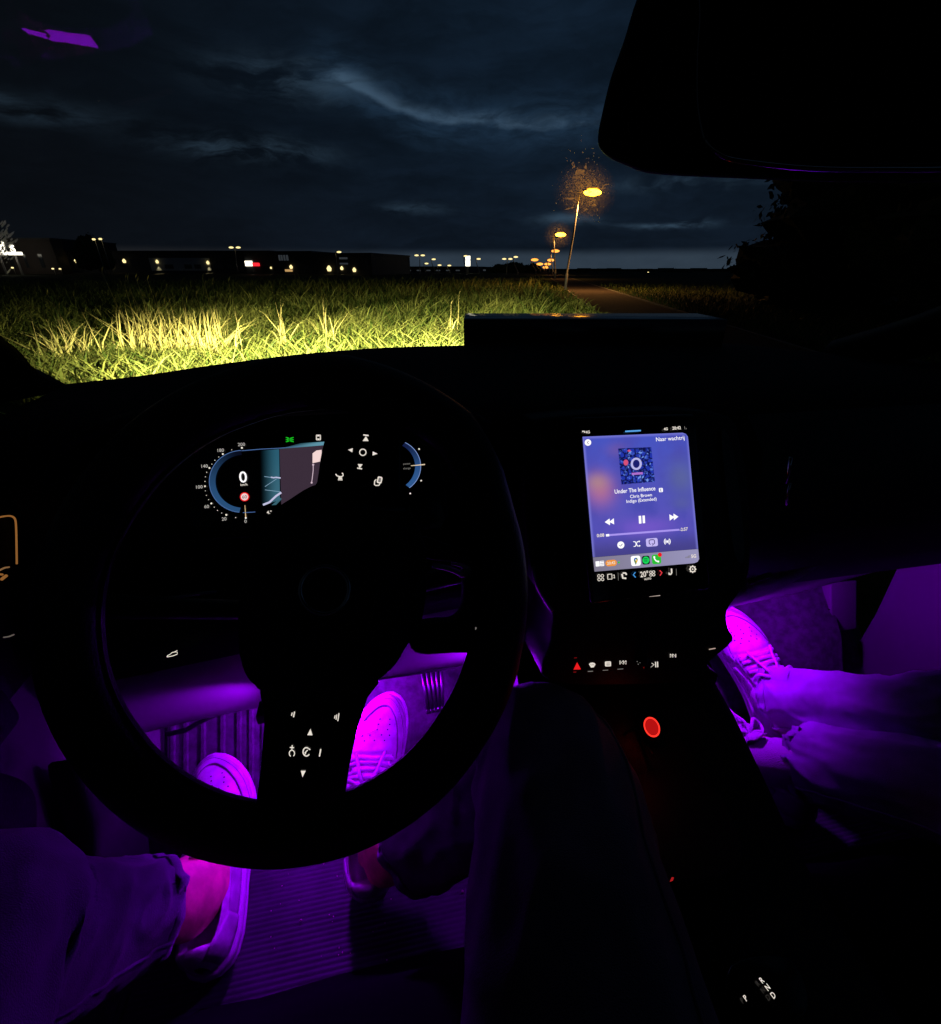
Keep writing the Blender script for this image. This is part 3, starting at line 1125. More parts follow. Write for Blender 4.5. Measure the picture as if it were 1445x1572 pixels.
cowl = [(-0.45, .80, 1.05), at_y(215, 577, .84), at_y(330, 560, .88), at_y(450, 545, .91), at_y(560, 535.5, .93), at_y(640, 532, .945), at_y(712, 530, .95),
        (0.36, .955, 1.071), (0.55, .95, 1.068), (0.72, .92, 1.062), (.874, .86, 1.05), (1.06, .80, 1.04)]
cowl = spline(cowl, 5)
rows = []
for p in cowl:
    x = p[0]
    rows.append([p + np.array([0, 0.05, -0.10]), p + np.array([0, 0.012, -0.012]), p, p + np.array([0, -0.03, -0.002]), (x, p[1] - 0.10, p[2] - 0.006),
                 (x, 0.72, 1.046), (x, 0.62, 1.040), (x, 0.595, 1.025), (x, 0.59, 0.98), (x, 0.60, 0.80), (x, 0.66, 0.74)])
dash = MB().grid(rows)
dash_o = part(dash, 'dashboard', M['soft'])
# instrument hood
hood = []
for i in range(25):
    t = i / 24
    x = -0.38 + 0.54 * t
    k = math.sqrt(max(0, 1 - (2 * t - 1) ** 4))
    hood.append([(x, 0.62, 0.97 + 0.090 * k), (x, 0.575, 0.985 + 0.075 * k), (x, 0.565, 0.983 + 0.073 * k), (x, 0.568, 0.980 + 0.068 * k), (x, 0.62, 0.96 + 0.078 * k)])
part(MB().grid(hood), 'instrument_hood', M['soft'], dash_o)

# windscreen frame: pillars and roof edge
pl_ = [cowl[0], at_y(72, 582, .785), at_y(48, 561, .77), at_y(0, 515, .72), (-0.45, .51, 1.29), (-0.43, .32, 1.44), (-0.42, .16, 1.55)]
pl_ = spline(pl_, 4)
rows = [[p, p + np.array([-0.015, -0.01, -0.01]), p + np.array([-0.10, -0.05, -0.02]), p + np.array([-0.13, 0.02, 0.0]), p + np.array([-0.05, 0.03, 0.02])] for p in pl_]
part(MB().grid(rows, close_u=True), 'windscreen_pillar', M['black'])
pr_ = [(.90, .86, 1.045), (.985, .72, 1.13), (1.02, .51, 1.29), (1.04, .32, 1.44), (1.04, .15, 1.55)]
pr_ = spline(pr_, 4)
rows = [[p, p + np.array([0.015, -0.01, -0.01]), p + np.array([0.10, -0.05, -0.02]), p + np.array([0.13, 0.02, 0.0]), p + np.array([0.05, 0.03, 0.02])] for p in pr_]
part(MB().grid(rows, close_u=True), 'windscreen_pillar', M['black'])
rf = MB()
rf.grid([[(x, HDY + .01 - BOW * (x - .3) ** 2, 1.53), (x, HDY - .01 - BOW * (x - .3) ** 2, 1.56), (x, -0.5, 1.60), (x, -1.6, 1.58)] for x in np.linspace(-0.45, 1.07, 9)])
part(rf, 'roof_lining', M['soft'])
bn = MB()
bn.grid([[(x, y, z - 0.10 * abs((x - .3) / .8) ** 3) for x in np.linspace(-0.52, 1.12, 11)] for (y, z) in ((1.02, .93), (1.2, .955), (1.6, .92), (2.0, .85), (2.2, .78), (2.26, .66), (2.28, .45))])
part(bn, 'bonnet', mat('dark_car_paint', (0.012, 0.013, 0.016), 0.3, spec=0.5))
for sx in (-0.36, 0.96):
    hl = MB()
    hl.grid([[(sx + 0.13 * u, 2.28 - 0.02 * abs(u), 0.70 + 0.05 * v) for u in np.linspace(-1, 1, 6)] for v in (-1, 0, 1)])
    h_ = part(hl, 'headlight', M['chrome'])
    s_ = lamp('headlight_beam', 'SPOT', (sx, 2.36, 0.70), HEAD_P, (1.0, 0.91, 0.47), car, spot_size=math.radians(82), spot_blend=0.75, shadow_soft_size=0.004)
    aim(s_, (sx, 2.33, 0.70), (sx - 0.6, 9.5, -0.25))
    s_.location = (sx, 2.33, 0.70)
    MB().prism([(sx - 0.12, 2.389, 0.6978 - 0.0045), (sx + 0.12, 2.389, 0.6978 + 0.0045), (sx + 0.12, 2.389, 0.80), (sx - 0.12, 2.389, 0.80)], np.array([0, 0.002, 0])).build('beam_shield', M['black'], h_, smooth=False)

# windscreen glass, between cowl and roof edge
hd_ = [np.array([-0.42 + 1.46 * (p[0] + .45) / 1.51, HDY - BOW * (p[0] - .3) ** 2, 1.54]) for p in cowl]
SPLIT = 0.56
clear = bpy.data.materials.new('clear_glass')
clear.use_nodes = True
nt = clear.node_tree
for n_ in list(nt.nodes):
    nt.nodes.remove(n_)
tr = nt.nodes.new('ShaderNodeBsdfTransparent')
tr.inputs[0].default_value = (0.97, 0.97, 0.97, 1)
mo = nt.nodes.new('ShaderNodeOutputMaterial')
nt.links.new(tr.outputs[0], mo.inputs[0])
refl = bpy.data.materials.new('reflecting_glass')
refl.use_nodes = True
nt = refl.node_tree
for n_ in list(nt.nodes):
    nt.nodes.remove(n_)
k = NodeKit(nt)
tr = k.new('ShaderNodeBsdfTransparent')
tr.inputs[0].default_value = (0.97, 0.97, 0.97, 1)
gl_ = k.new('ShaderNodeBsdfGlossy')
gl_.inputs['Roughness'].default_value = 0.0
fr = k.new('ShaderNodeFresnel')
fr.inputs['IOR'].default_value = 1.25
mx = k.new('ShaderNodeMixShader')
nt.links.new(fr.outputs[0], mx.inputs[0])
nt.links.new(tr.outputs[0], mx.inputs[1])
nt.links.new(gl_.outputs[0], mx.inputs[2])
mo = k.new('ShaderNodeOutputMaterial')
nt.links.new(mx.outputs[0], mo.inputs[0])


def glass_pt(i, t):
    a, b = cowl[i], hd_[i]
    p = a + (b - a) * t
    u = i / (len(cowl) - 1)
    return p + np.array([0, 0.5, 0.8]) * 0.0 * math.sin(math.pi * t)


lowg = MB().grid([[glass_pt(i, t) for i in range(len(cowl))] for t in np.linspace(0.0, SPLIT, 7)])
NCUT = min(i for i in range(len(cowl)) if cowl[i][0] > -0.19)
upg = MB().grid([[glass_pt(i, t) for i in range(NCUT + 1)] for t in np.linspace(SPLIT, 1.0, 9)])
upr = MB().grid([[glass_pt(i, t) for i in range(NCUT, len(cowl))] for t in np.linspace(SPLIT, 1.0, 9)])
wsc = empty('windscreen', parent=car)
part(lowg, 'lower_glass', clear, wsc, fix=False)
part(upg, 'upper_glass', refl, wsc, fix=False)
part(upr, 'upper_glass', clear, wsc, fix=False)

# ---- rear view mirror
MP = Plane(at_depth(1180, 140, .36), RC @ -Fv, (1, 0, 0))
out = spline([(985, -20), (957, 62), (936, 122), (922, 180), (917, 208), (919, 227), (934, 243), (962, 256), (988, 266), (1030, 271), (1142, 276), (1300, 282), (1480, 278), (1545, 240), (1555, 100), (1530, -70), (1300, -110), (1040, -90)], 5, True)
mir = MB().prism([MP.at(x, y) for x, y in out], RC @ (Fv * 0.05 + Uv * 0.045 + Rv * 0.02))
mir_o = part(mir, 'rear_view_mirror', M['black'], bevel=0.006)
inn = spline([(1074, 140), (1079, 190), (1088, 220), (1106, 236), (1135, 245), (1240, 256), (1360, 258), (1470, 254), (1515, 220), (1520, 90), (1500, -50), (1300, -85), (1100, -60), (1078, 40)], 5, True)
part(MB().prism([MP.at(x, y, 0.004) for x, y in inn], -MP.n * 0.003), 'mirror_glass', M['gloss'], mir_o, smooth=False)
part(MB().tube([MP.at(x, y, 0.003) for x, y in inn], 0.0036, 8, closed=True), 'mirror_rim', mat('mirror_rim', (0.35, 0.35, 0.36), 0.12, 1.0), mir_o)
part(MB().tube([MP.at(1250, -60, -0.03), MP.at(1260, -160, -0.08), np.array([0.3, 0.24, 1.5])], 0.016, 10), 'mirror_arm', M['black'], mir_o)

# ---- steering wheel (turned about a quarter to the left)
WL_LEAN = math.radians(30)
WC = at_depth(461, 942, .385)
WN = np.array([0, -math.cos(WL_LEAN), math.sin(WL_LEAN)])
WP = Plane(WC, WN)
wheel = empty('steering_wheel', parent=car)


def corr(a):
    """the rim is not a perfect circle: small change of the radius by direction (0 = right, counter-clockwise)"""
    xs = [-180, -150, -125, -100, -80, -60, -42, -25, -10, 5, 20, 45, 75, 100, 140, 180]
    vs = [-2, -2, 1, 3.5, 3, 0.5, -3, -3.5, -2, 1.5, 7, 29, 26, 14, 2, -2]
    return float(np.interp(a, xs, vs)) * 0.001


rim_rows = []
NR = 120
for i in range(NR):
    a = 2 * math.pi * i / NR
    ad = (math.degrees(a) + 180) % 360 - 180
    e = math.cos(a) * WP.r + math.sin(a) * WP.u
    c = WC + e * (0.170 + corr(ad))
    rr = 0.0235 if not (-20 < ad < 30) else 0.0225
    ring_ = []
    for j in range(18):
        b = 2 * math.pi * j / 18
        ring_.append(c + e * rr * math.cos(b) + WN * rr * 0.82 * math.sin(b))
    rim_rows.append(ring_)
part(MB().grid(rim_rows, close_u=True, close_v=True), 'rim', M['leather'], wheel)
seam = [WC + (math.cos(2 * math.pi * i / 90) * WP.r + math.sin(2 * math.pi * i / 90) * WP.u) * (0.170 - 0.0236 + corr(((4 * i + 180) % 360) - 180)) + WN * 0.003 for i in range(90)]
part(MB().tube(seam, 0.0012, 5, closed=True), 'stitched_seam', M['black'], wheel)

# hub cover
hubpx = [(366, 985), (369, 1012), (377, 1036), (391, 1052), (412, 1061), (545, 1060), (578, 1046), (606, 1022), (626, 990), (646, 958), (655, 905), (656, 865), (650, 828), (632, 790), (608, 748), (560, 738), (490, 742), (445, 766), (412, 792), (380, 850), (367, 920)]
HP = Plane(WC + WN * 0.012, WN)
part(MB().prism([HP.at(x, y) for x, y in spline(hubpx, 4, True)], -WN * 0.05), 'hub_cover', M['leather'], wheel, bevel=0.012)
# upper spoke pad, lower spoke pad
uppx = [(478, 770), (486, 740), (494, 690), (508, 648), (530, 634), (575, 632), (604, 645), (616, 680), (616, 752), (625, 790)]
UP = Plane(WC + WN * 0.016, WN)
part(MB().prism([UP.at(x, y) for x, y in spline(uppx, 3, True)], -WN * 0.035), 'upper_spoke', M['gloss'], wheel, bevel=0.006)
lopx = [(410, 1040), (404, 1110), (398, 1180), (392, 1235), (396, 1262), (470, 1270), (520, 1255), (535, 1185), (549, 1120), (565, 1072), (575, 1040)]
LP = Plane(WC + WN * 0.008, WN)
part(MB().prism([LP.at(x, y) for x, y in spline(lopx, 3, True)], -WN * 0.028), 'lower_spoke', M['gloss'], wheel, bevel=0.004)

# right spoke: a frame round an opening
SPn = Plane(WC + WN * 0.002, WN)
o_ = spline([(640, 824), (690, 836), (735, 852), (768, 868), (790, 900), (786, 960), (770, 990), (742, 1002), (700, 1004), (636, 1003), (628, 960), (630, 880)], 6, True)
h_ = spline([(648, 862), (672, 861), (700, 864), (722, 870), (727, 879), (715, 889), (714, 905), (713, 925), (707, 944), (692, 953), (670, 954), (640, 953), (636, 905)], 6, True)


def resample(P, n):
    P = [np.asarray(p, float) for p in P] + [np.asarray(P[0], float)]
    c = np.array([680.0, 912.0])
    an = np.unwrap([math.atan2(*(p - c)[::-1]) for p in P])
    if an[-1] < an[0]:
        P, an = P[::-1], an[::-1]
    o = np.argsort(an)
    an = np.array(an)[o]
    P = np.array(P)[o]
    t = np.linspace(0, 2 * math.pi, n, endpoint=False)
    t = (t - an[0]) % (2 * math.pi) + an[0]
    return [np.array([np.interp(q, an, P[:, 0]), np.interp(q, an, P[:, 1])]) for q in t]


O1, H1 = resample(o_, 72), resample(h_, 72)
rows = []
for k_ in range(72):
    fo, fi = SPn.at(*O1[k_]), SPn.at(*H1[k_])
    rows.append([fo - WN * 0.022, fo - WN * 0.004, fo + (fi - fo) * 0.08, fo + (fi - fo) * 0.90, fi - WN * 0.004, fi - WN * 0.022])
part(MB().grid(rows, close_u=True, close_v=True), 'right_spoke', M['black'], wheel)
# bright trim lining the top of the opening
tp = spline([(664, 868), (682, 871), (700, 877), (712, 884)], 5)
part(MB().tube([SPn.at(x, y, -0.012) for x, y in tp], 0.0026, 6), 'spoke_trim', M['pale_trim'], wheel)
tp = spline([(694, 861), (708, 865), (720, 871), (725, 877), (716, 881), (706, 880)], 5)
part(MB().tube([SPn.at(x, y, -0.010) for x, y in tp], 0.0036, 6), 'spoke_trim', M['pale_trim'], wheel)

# round emblem ring on the hub
EP = Plane(WC + WN * 0.0135, WN)
ec = EP.at(500, 905)
er = np.linalg.norm(EP.at(541, 905) - ec)
rows = []
for i in range(64):
    a = 2 * math.pi * i / 64
    e = math.cos(a) * WP.r + math.sin(a) * WP.u
    rows.append([ec + e * er * q + WN * z for q, z in ((1.02, 0), (0.975, 0.0055), (0.95, 0.0062), (0.84, 0.0062), (0.80, 0.005), (0.78, 0))])
part(MB().grid(rows, close_v=True), 'emblem_ring', mat('dark_chrome', (0.5, 0.52, 0.55), 0.22, 1.0), wheel)
part(MB().tube([EP.at(523, 882, .001), EP.at(531, 872, .0016), EP.at(540, 864, .001)], 0.0018, 6), 'emblem_arrow', mat('dark_chrome2', (0.05, 0.05, 0.055), 0.4, 1.0), wheel)

# backlit symbols, upper pad
UI = Plane(WC + WN * 0.0165, WN)
D = lambda: Draw(UI)
D().poly([(557, 677), (562, 669.5), (566, 677)]).line([(558, 667.6), (566, 668.6)], 2).build('arrow_icon', M['icon'], wheel)
D().poly([(534.5, 690.5), (541.8, 688), (541, 694.3)]).build('arrow_icon', M['icon'], wheel)
D().poly([(572.5, 693), (580, 696.6), (572, 699.2)]).build('arrow_icon', M['icon'], wheel)
D().poly([(549.5, 712.3), (556.8, 712.8), (552.4, 719)]).line([(548.6, 718.5), (556, 719.8)], 1.8).build('arrow_icon', M['icon'], wheel)
D().ring(557.2, 694.3, 5.6, 5.6, 1.5).build('centre_button', M['icon'], wheel)
D().line([(515.5, 727.5), (517.5, 730.5), (521, 731.5), (524, 732), (527, 730), (526.5, 727), (525, 726)], 1.6).line([(519.5, 734), (525.5, 734.3)], 2.5).line([(521, 731), (522, 734)], 1.3).line([(519, 736.5), (526, 736.8)], 1.4).build('steering_assist_icon', M['icon'], wheel)
D().line([(578, 736), (575.5, 738), (575, 744), (577, 745.3), (582, 745), (583.5, 742)], 1.6).build('page_icon', M['icon'], wheel)
D().rrect(583, 736.8, 7.5, 10.5, 2, 0.22).build('page_icon', M['icon'], wheel)
Draw(UI, 0.0011).rrect(583, 736.8, 4.0, 6.6, 1, 0.22).build('page_icon_centre', M['icon_dim'], wheel)
# backlit symbols, lower pad
UI = Plane(WC + WN * 0.0085, WN)
D().line([(447.8, 1098.8), (448.8, 1094)], 1.6).line([(450.8, 1101), (452.4, 1092.5)], 1.8).build('distance_icon', M['icon'], wheel)
D().line([(513.8, 1103), (514.8, 1098.3)], 1.4).line([(516, 1105), (517.4, 1097)], 1.4).line([(518.8, 1107), (520.6, 1095)], 1.5).build('distance_icon', M['icon'], wheel)
D().poly([(472, 1128.5), (476.8, 1119), (480, 1128.8)]).build('arrow_icon', M['icon'], wheel)
D().poly([(462, 1183.2), (469.6, 1183.2), (464.6, 1193.2)]).build('arrow_icon', M['icon'], wheel)
D().ring(448.3, 1156.6, 4.7, 5.6, 1.4, -245, 55).line([(448.2, 1151), (448.8, 1144)], 1.5).line([(445.2, 1147.4), (451.6, 1147.8)], 1.6).build('speed_set_icon', M['icon'], wheel)
D().ring(470.6, 1154.2, 6.0, 7.3, 1.8, 35, 300).line([(468, 1156), (472.5, 1151.5)], 1.6).line([(473.5, 1149), (476.5, 1151)], 1.8).line([(468, 1158.6), (470, 1155.2)], 1.2).build('cruise_icon', M['icon'], wheel)
D().line([(490.6, 1161.4), (492.6, 1150)], 1.9).build('bar_icon', M['icon'], wheel)
UI = Plane(WC + WN * 0.004, WN)
D().line([(730, 966.5), (731.5, 963.2), (729.6, 963.6)], 1.4).build('button_mark', M['icon_dim'], wheel)

# steering column shroud behind the wheel
col_a, col_b = WC - WN * 0.04, WC - WN * 0.145 + np.array([0, 0, 0.005])
rows = []
for t in np.linspace(0, 1, 6):
    c = col_a + (col_b - col_a) * t
    rows.append([c + (math.cos(2 * math.pi * j / 28) * WP.r * (0.050 + 0.004 * t) + math.sin(2 * math.pi * j / 28) * WP.u * (0.046 + 0.004 * t)) for j in range(28)])
col_o = part(MB().grid(rows, close_u=True), 'steering_column', M['black'])
sp0 = WC - WN * 0.06
part(MB().tube([sp0 + WP.r * 0.05, sp0 + WP.r * 0.12 + WP.u * 0.01, sp0 + WP.r * 0.185 + WP.u * 0.02], [0.009, 0.010, 0.012], 10), 'wiper_stalk', M['black'], col_o)
part(MB().tube([sp0 - WP.r * 0.05, sp0 - WP.r * 0.12 + WP.u * 0.01, sp0 - WP.r * 0.185 + WP.u * 0.02], [0.009, 0.010, 0.012], 10), 'indicator_stalk', M['black'], col_o)

# ---- instrument display
LEAN = math.radians(27.7)
SN = np.array([0, -math.cos(LEAN), math.sin(LEAN)])
IP = Plane(at_depth(375, 735, .57), SN)
idp = [(290, 655), (670, 640), (690, 790), (680, 812), (300, 830), (288, 800)]
ido = part(MB().prism([IP.at(x, y, -0.001) for x, y in idp], -SN * 0.02), 'instrument_display', M['gloss'], bevel=0.003)
DI = lambda l=0.0006: Draw(IP, l)
CXI, CYI = 371.5, 741.0


def arc(cx, cy, rx, ry, a0, a1, n=40):
    return [(cx + rx * math.cos(math.radians(a0 + (a1 - a0) * i / n)), cy + ry * math.sin(math.radians(a0 + (a1 - a0) * i / n))) for i in range(n + 1)]


def uvmat(name, fn):
    """screen material driven by the quad's own UVs"""
    m = bpy.data.materials.new(name)
    m.use_nodes = True
    nt = m.node_tree
    for n_ in list(nt.nodes):
        nt.nodes.remove(n_)
    k = NodeKit(nt)
    t = k.new('ShaderNodeUVMap', uv_map='UVMap')
    s = k.new('ShaderNodeSeparateXYZ')
    nt.links.new(t.outputs[0], s.inputs[0])
    col = fn(k, s.outputs[0], s.outputs[1], t.outputs[0])
    e = k.new('ShaderNodeEmission')
    k.put(e.inputs[0], col)
    o = k.new('ShaderNodeOutputMaterial')
    nt.links.new(e.outputs[0], o.inputs[0])
    return m


def uvquad(name, plane, pts, m, parent, lift=0.0006, uvs=((0, 0), (1, 0), (1, 1), (0, 1))):
    """a flat printed quad; pts from lower left, counter-clockwise"""
    o = mesh(name, [plane.at(x, y, lift) for x, y in pts], [tuple(range(len(pts)))], m, parent, smooth=False, fix=False)
    uvl = o.data.uv_layers.new(name='UVMap')
    for i, q in enumerate(uvs):
        uvl.data[i].uv = q
    return o


def strip_uv(name, plane, A, B, m, parent, lift=0.0006):
    n = len(A)
    v = [plane.at(x, y, lift) for x, y in A] + [plane.at(x, y, lift) for x, y in B]
    f = [(i, i + 1, n + i + 1, n + i) for i in range(n - 1)]
    o = mesh(name, v, f, m, parent, smooth=False, fix=False)
    uvl = o.data.uv_layers.new(name='UVMap')
    for pi, p in enumerate(o.data.polygons):
        for li in p.loop_indices:
            vi = o.data.loops[li].vertex_index
            uvl.data[li].uv = ((vi % n) / (n - 1), 0 if vi < n else 1)
    return o


ringm = uvmat('gauge_ring_light', lambda k, u, v, uv: k.mix(k.ramp(u, 0.0, 0.75), S(8, 12, 28), S(40, 78, 120)))
# speed scale: from the top (about 270 deg) round the left side to the bottom
A = arc(372, 739, 50.5, 47.5, 268, 95)
B = arc(373, 739, 42.0, 40.5, 268, 95)
strip_uv('gauge_ring', IP, A, B, ringm, ido)
DI(0.0008).line(A, 1.0).line([(371, 692), (400, 689.5), (430, 688), (462, 684.8)], 0.9).line([(373, 787), (392, 786)], 0.9).build('gauge_outline', glow('gauge_outline_light', S(78, 110, 165), 1), ido)
dots = DI(0.0008)
for (x, y, q) in ((371.5, 687.5, 1.5), (342.3, 697, 1.4), (321.6, 718.4, 1.4), (314.8, 746.5, 1.4), (324.6, 772.8, 1.4), (347.6, 790.4, 1.5), (356, 690.6, .6), (336, 701.5, .6), (330, 706.5, .7), (325.5, 712.5, .6), (317.5, 725, .7), (315.5, 732, .6), (314.8, 739, .7),
                  (315.5, 753.5, .6), (317, 760.5, .6), (320.5, 767, .6), (329, 778.5, .6), (334, 783.5, .6), (340.5, 787.5, .6), (362, 794.5, .7), (413, 795, 1.3)):
    dots.ell(x, y, q, n=10)
dots.build('scale_marking', M['icon'], ido)
for (s_, x, y) in (('200', 371, 684.6), ('180', 338.6, 693.6), ('140', 313.8, 718), ('100', 305.8, 750), ('60', 317.6, 780), ('20', 344.4, 799), ('0', 377.3, 802.6)):
    text('scale_number', s_, IP, x, y, 5.0, M['scale'], ido, 'CENTER', bold=0.012)
text('speed_number', '0', IP, 374, 740.5, 17.0, M['white'], ido, 'CENTER', bold=0.012)
text('speed_unit', 'km/h', IP, 374.8, 745.6, 3.6, M['icon'], ido, 'CENTER', bold=0.01)
DI().ell(375.6, 762.7, 7.2, 6.9).build('limit_sign', M['red'], ido)
DI(0.0009).ell(375.6, 762.7, 5.6, 5.4).build('limit_sign_face', glow('limit_sign_face', S(240, 205, 205), 1.0), ido)
text('limit_number', '60', IP, 375.7, 765.2, 5.0, M['black'], ido, 'CENTER', lift=0.0012, bold=0.0)
DI().poly([(375.8, 775.6), (376.5, 775.5), (378.2, 794.6), (376.8, 794.8)]).build('speed_needle', glow('needle_light', S(226, 190, 140), 1), ido)
DI().ell(377.5, 795, 1.3).build('needle_tip', M['white'], ido)

# map picture in the middle: blue left strip, grey-mauve right part
mapm = uvmat('map_blue_light', lambda k, u, v, uv: k.mix(k.ramp(u, 0.0, 0.95), (0, 0, 0, 1), k.mix(k.ramp(v, 0.0, 1.0), S(58, 104, 122), S(42, 92, 112))))
uvquad('map_strip', IP, [(400, 776), (430, 768), (428.6, 689.5), (398, 692)], mapm, ido)
DI().poly([(417, 775.5), (431, 764), (433, 766), (424, 775)]).build('map_corner', glow('map_corner_light', S(56, 98, 112), 1), ido)
mapg = uvmat('map_grey_light', lambda k, u, v, uv: k.mix(k.noise(uv, 90, 2), S(50, 38, 50), S(66, 52, 66)))
uvquad('map_view', IP, [(432, 776), (520, 776), (520, 680), (429.3, 689)], mapg, ido)
uvquad('map_top_edge', IP, [(429, 689.2), (520, 681.6), (520, 676.5), (462, 680.5)], uvmat('map_edge_light', lambda k, u, v, uv: k.mix(k.ramp(u, -0.2, 0.8), S(20, 50, 60), S(96, 150, 170))), ido, lift=0.0008)
DI(0.001).line([(406, 731.5), (417, 733), (431, 733.5)], 0.9).line([(407, 747), (425, 735)], 0.8).line([(407, 752), (431, 755)], 0.8).build('map_street', glow('map_street_light', S(130, 165, 190), 1), ido)
DI(0.001).line([(416, 732.6), (420, 733.4), (424, 732.8), (431, 733.8)], 2.0).line([(404, 775), (414, 771), (424, 761.5), (432, 756)], 3.0).build('map_road', glow('map_road_light', S(196, 194, 226), 1), ido)
DI(0.001).poly([(480, 696), (486, 691.5), (494, 690.5), (494, 708), (480, 711)]).build('map_area', glow('map_area_light', S(245, 215, 212), 1), ido)
DI(0.0012).line([(481, 714), (481, 722), (479.5, 735), (478.5, 741)], 1.2).ell(481, 713.5, 1.6).ell(478.6, 741, 1.5).build('map_route', glow('map_route_light', S(205, 180, 195), 1), ido)
# telltales
gp_ = DI()
for sgn in (-1, 1):
    gp_.line([(445 + sgn * 1.2, 672.4), (445 + sgn * 3.0, 671.8), (445 + sgn * 3.2, 675), (445 + sgn * 3.0, 678), (445 + sgn * 1.2, 677.4), (445 + sgn * 1.2, 672.4)], 1.0)
    gp_.line([(445 + sgn * 3.4, 672.4), (445 + sgn * 6.0, 671.2)], 1.0).line([(445 + sgn * 3.4, 675), (445 + sgn * 6.0, 675)], 1.0).line([(445 + sgn * 3.4, 677.4), (445 + sgn * 6.0, 678.4)], 1.0)
gp_.build('side_light_telltale', M['green'], ido)
DI().rrect(489, 671.5, 7.5, 8.5, 1.2).build('wiper_telltale', M['icon'], ido)
Draw(IP, 0.001).ell(489, 671.5, 1.8).line([(486.6, 668), (487.2, 675)], 0.7).line([(491.2, 668), (490.8, 675)], 0.7).build('telltale_centre', M['gloss'], ido)
text('clock_text', '4.\u00b0', IP, 410, 789, 4.6, M['icon'], ido, 'LEFT', bold=0.03)
# power gauge on the right
A = arc(601, 716, 45, 41.5, -62, 52)
B = arc(600, 716, 37.5, 36, -62, 52)
strip_uv('power_ring', IP, A, B, uvmat('power_ring_light', lambda k, u, v, uv: k.mix(k.ramp(u, 0.0, 0.8), S(18, 28, 66), S(46, 86, 140))), ido)
DI(0.0008).line(A, 1.0).build('gauge_outline', glow('power_outline_light', S(120, 145, 200), 1), ido)
DI(0.0008).ell(643.6, 689.3, 1.3, n=10).ell(646.8, 737.8, 1.3, n=10).ell(630, 757.6, 1.3, n=10).build('scale_marking', M['icon'], ido)
text('power_text', 'power', IP, 619.2, 713.6, 3.0, M['icon_dim'], ido)
text('charge_text', 'charge', IP, 619.2, 720.6, 3.0, M['icon_dim'], ido)
DI(0.0012).poly([(631, 714.6), (652.5, 712.2), (652.5, 713.8), (631, 715.4)]).build('power_needle', glow('power_needle_light', S(240, 216, 180), 1), ido)

# ---- touchscreen
TP = Plane(at_depth(983, 770, .56), SN)
bez = [(880, 640), (1068, 634), (1092, 905), (908, 928)]
tso = part(MB().prism([TP.at(x, y, -0.0012) for x, y in bez], -SN * 0.02), 'touchscreen', M['gloss'], bevel=0.004)


def bgfn(k, u, v, uv):
    def blob(cx, cy, wx, wy):
        return k.math('MULTIPLY', k.gauss(u, cx, wx), k.gauss(v, cy, wy))
    n_ = k.noise(uv, 4.0, 3)
    c = k.mix(v, S(92, 82, 180), S(70, 84, 192))
    c = k.mix(k.ramp(n_, 0.35, 0.7), c, S(74, 76, 176))
    c = k.mix(k.math('MULTIPLY', blob(0.12, 0.55, 0.13, 0.13), 0.9), c, S(176, 108, 150))
    c = k.mix(k.math('MULTIPLY', blob(0.10, 0.62, 0.10, 0.07), 0.6), c, S(180, 140, 130))
    c = k.mix(k.math('MULTIPLY', blob(0.30, 0.88, 0.10, 0.06), 0.5), c, S(120, 90, 160))
    c = k.mix(k.math('MULTIPLY', blob(0.90, 0.62, 0.14, 0.15), 0.75), c, S(92, 102, 150))
    c = k.mix(k.math('MULTIPLY', blob(0.88, 0.40, 0.10, 0.06), 0.5), c, S(88, 96, 150))
    c = k.mix(k.math('MULTIPLY', blob(0.52, 0.22, 0.28, 0.08), 0.7), c, S(122, 88, 204))
    c = k.mix(k.ramp(v, 0.20, 0.0), c, S(70, 66, 138))
    e = k.math('MINIMUM', k.math('MINIMUM', u, k.math('SUBTRACT', 1.0, u)), k.math('SUBTRACT', 1.0, v))
    return k.mix(k.math('MULTIPLY', k.ramp(e, 0.03, 0.0), 0.55), c, S(140, 140, 235))


q4 = [(910.5, 855.5), (1072, 842.5), (1055, 664), (894.5, 670.5)]
# player background with one rounded corner at the upper right
pts = [q4[0], q4[1], (1056.8, 676), (1056, 670), (1053, 666), (1048, 664.3), q4[3]]
uvs_ = [(0, 0), (1, 0), (1, .935), (.995, .965), (.975, .99), (.95, 1), (0, 1)]
uvquad('player_background', TP, pts, uvmat('player_light', bgfn), tso, uvs=uvs_)
bar = [(913, 877.5), (1066, 864.5), (1071, 862.5), (1073.5, 858), (1072, 842.8), (910.5, 855.8)]
uvquad('app_bar', TP, bar, uvmat('app_bar_light', lambda k, u, v, uv: k.mix(u, S(128, 122, 142), S(152, 148, 188))), tso, uvs=[(0, 0), (.95, 0), (.99, .1), (1, .3), (1, 1), (0, 1)], lift=0.0008)
DT = lambda l=0.0012: Draw(TP, l)
# status line
text('signal_text', '4G', TP, 899.5, 665.4, 4.0, M['icon'], tso, bold=0.03)
DT().line([(894, 662.3), (896.4, 662.1)], 2).line([(897, 663), (898.6, 662.9)], 3).build('signal_icon', M['icon'], tso)
DT().line([(960, 662.3), (984, 661)], 2.2).build('home_bar', glow('home_bar_light', S(92, 170, 240), 1), tso)
text('signal_text', '4G', TP, 1019.5, 660.5, 3.8, M['icon'], tso, bold=0.05)
text('clock_text', '20:42', TP, 1032.4, 659.6, 4.6, M['icon'], tso, bold=0.04)
DT().line([(1051, 654.5), (1051.8, 659)], 0.8).line([(1053.6, 657), (1054, 659)], 0.8).build('battery_icon', M['icon_dim'], tso)
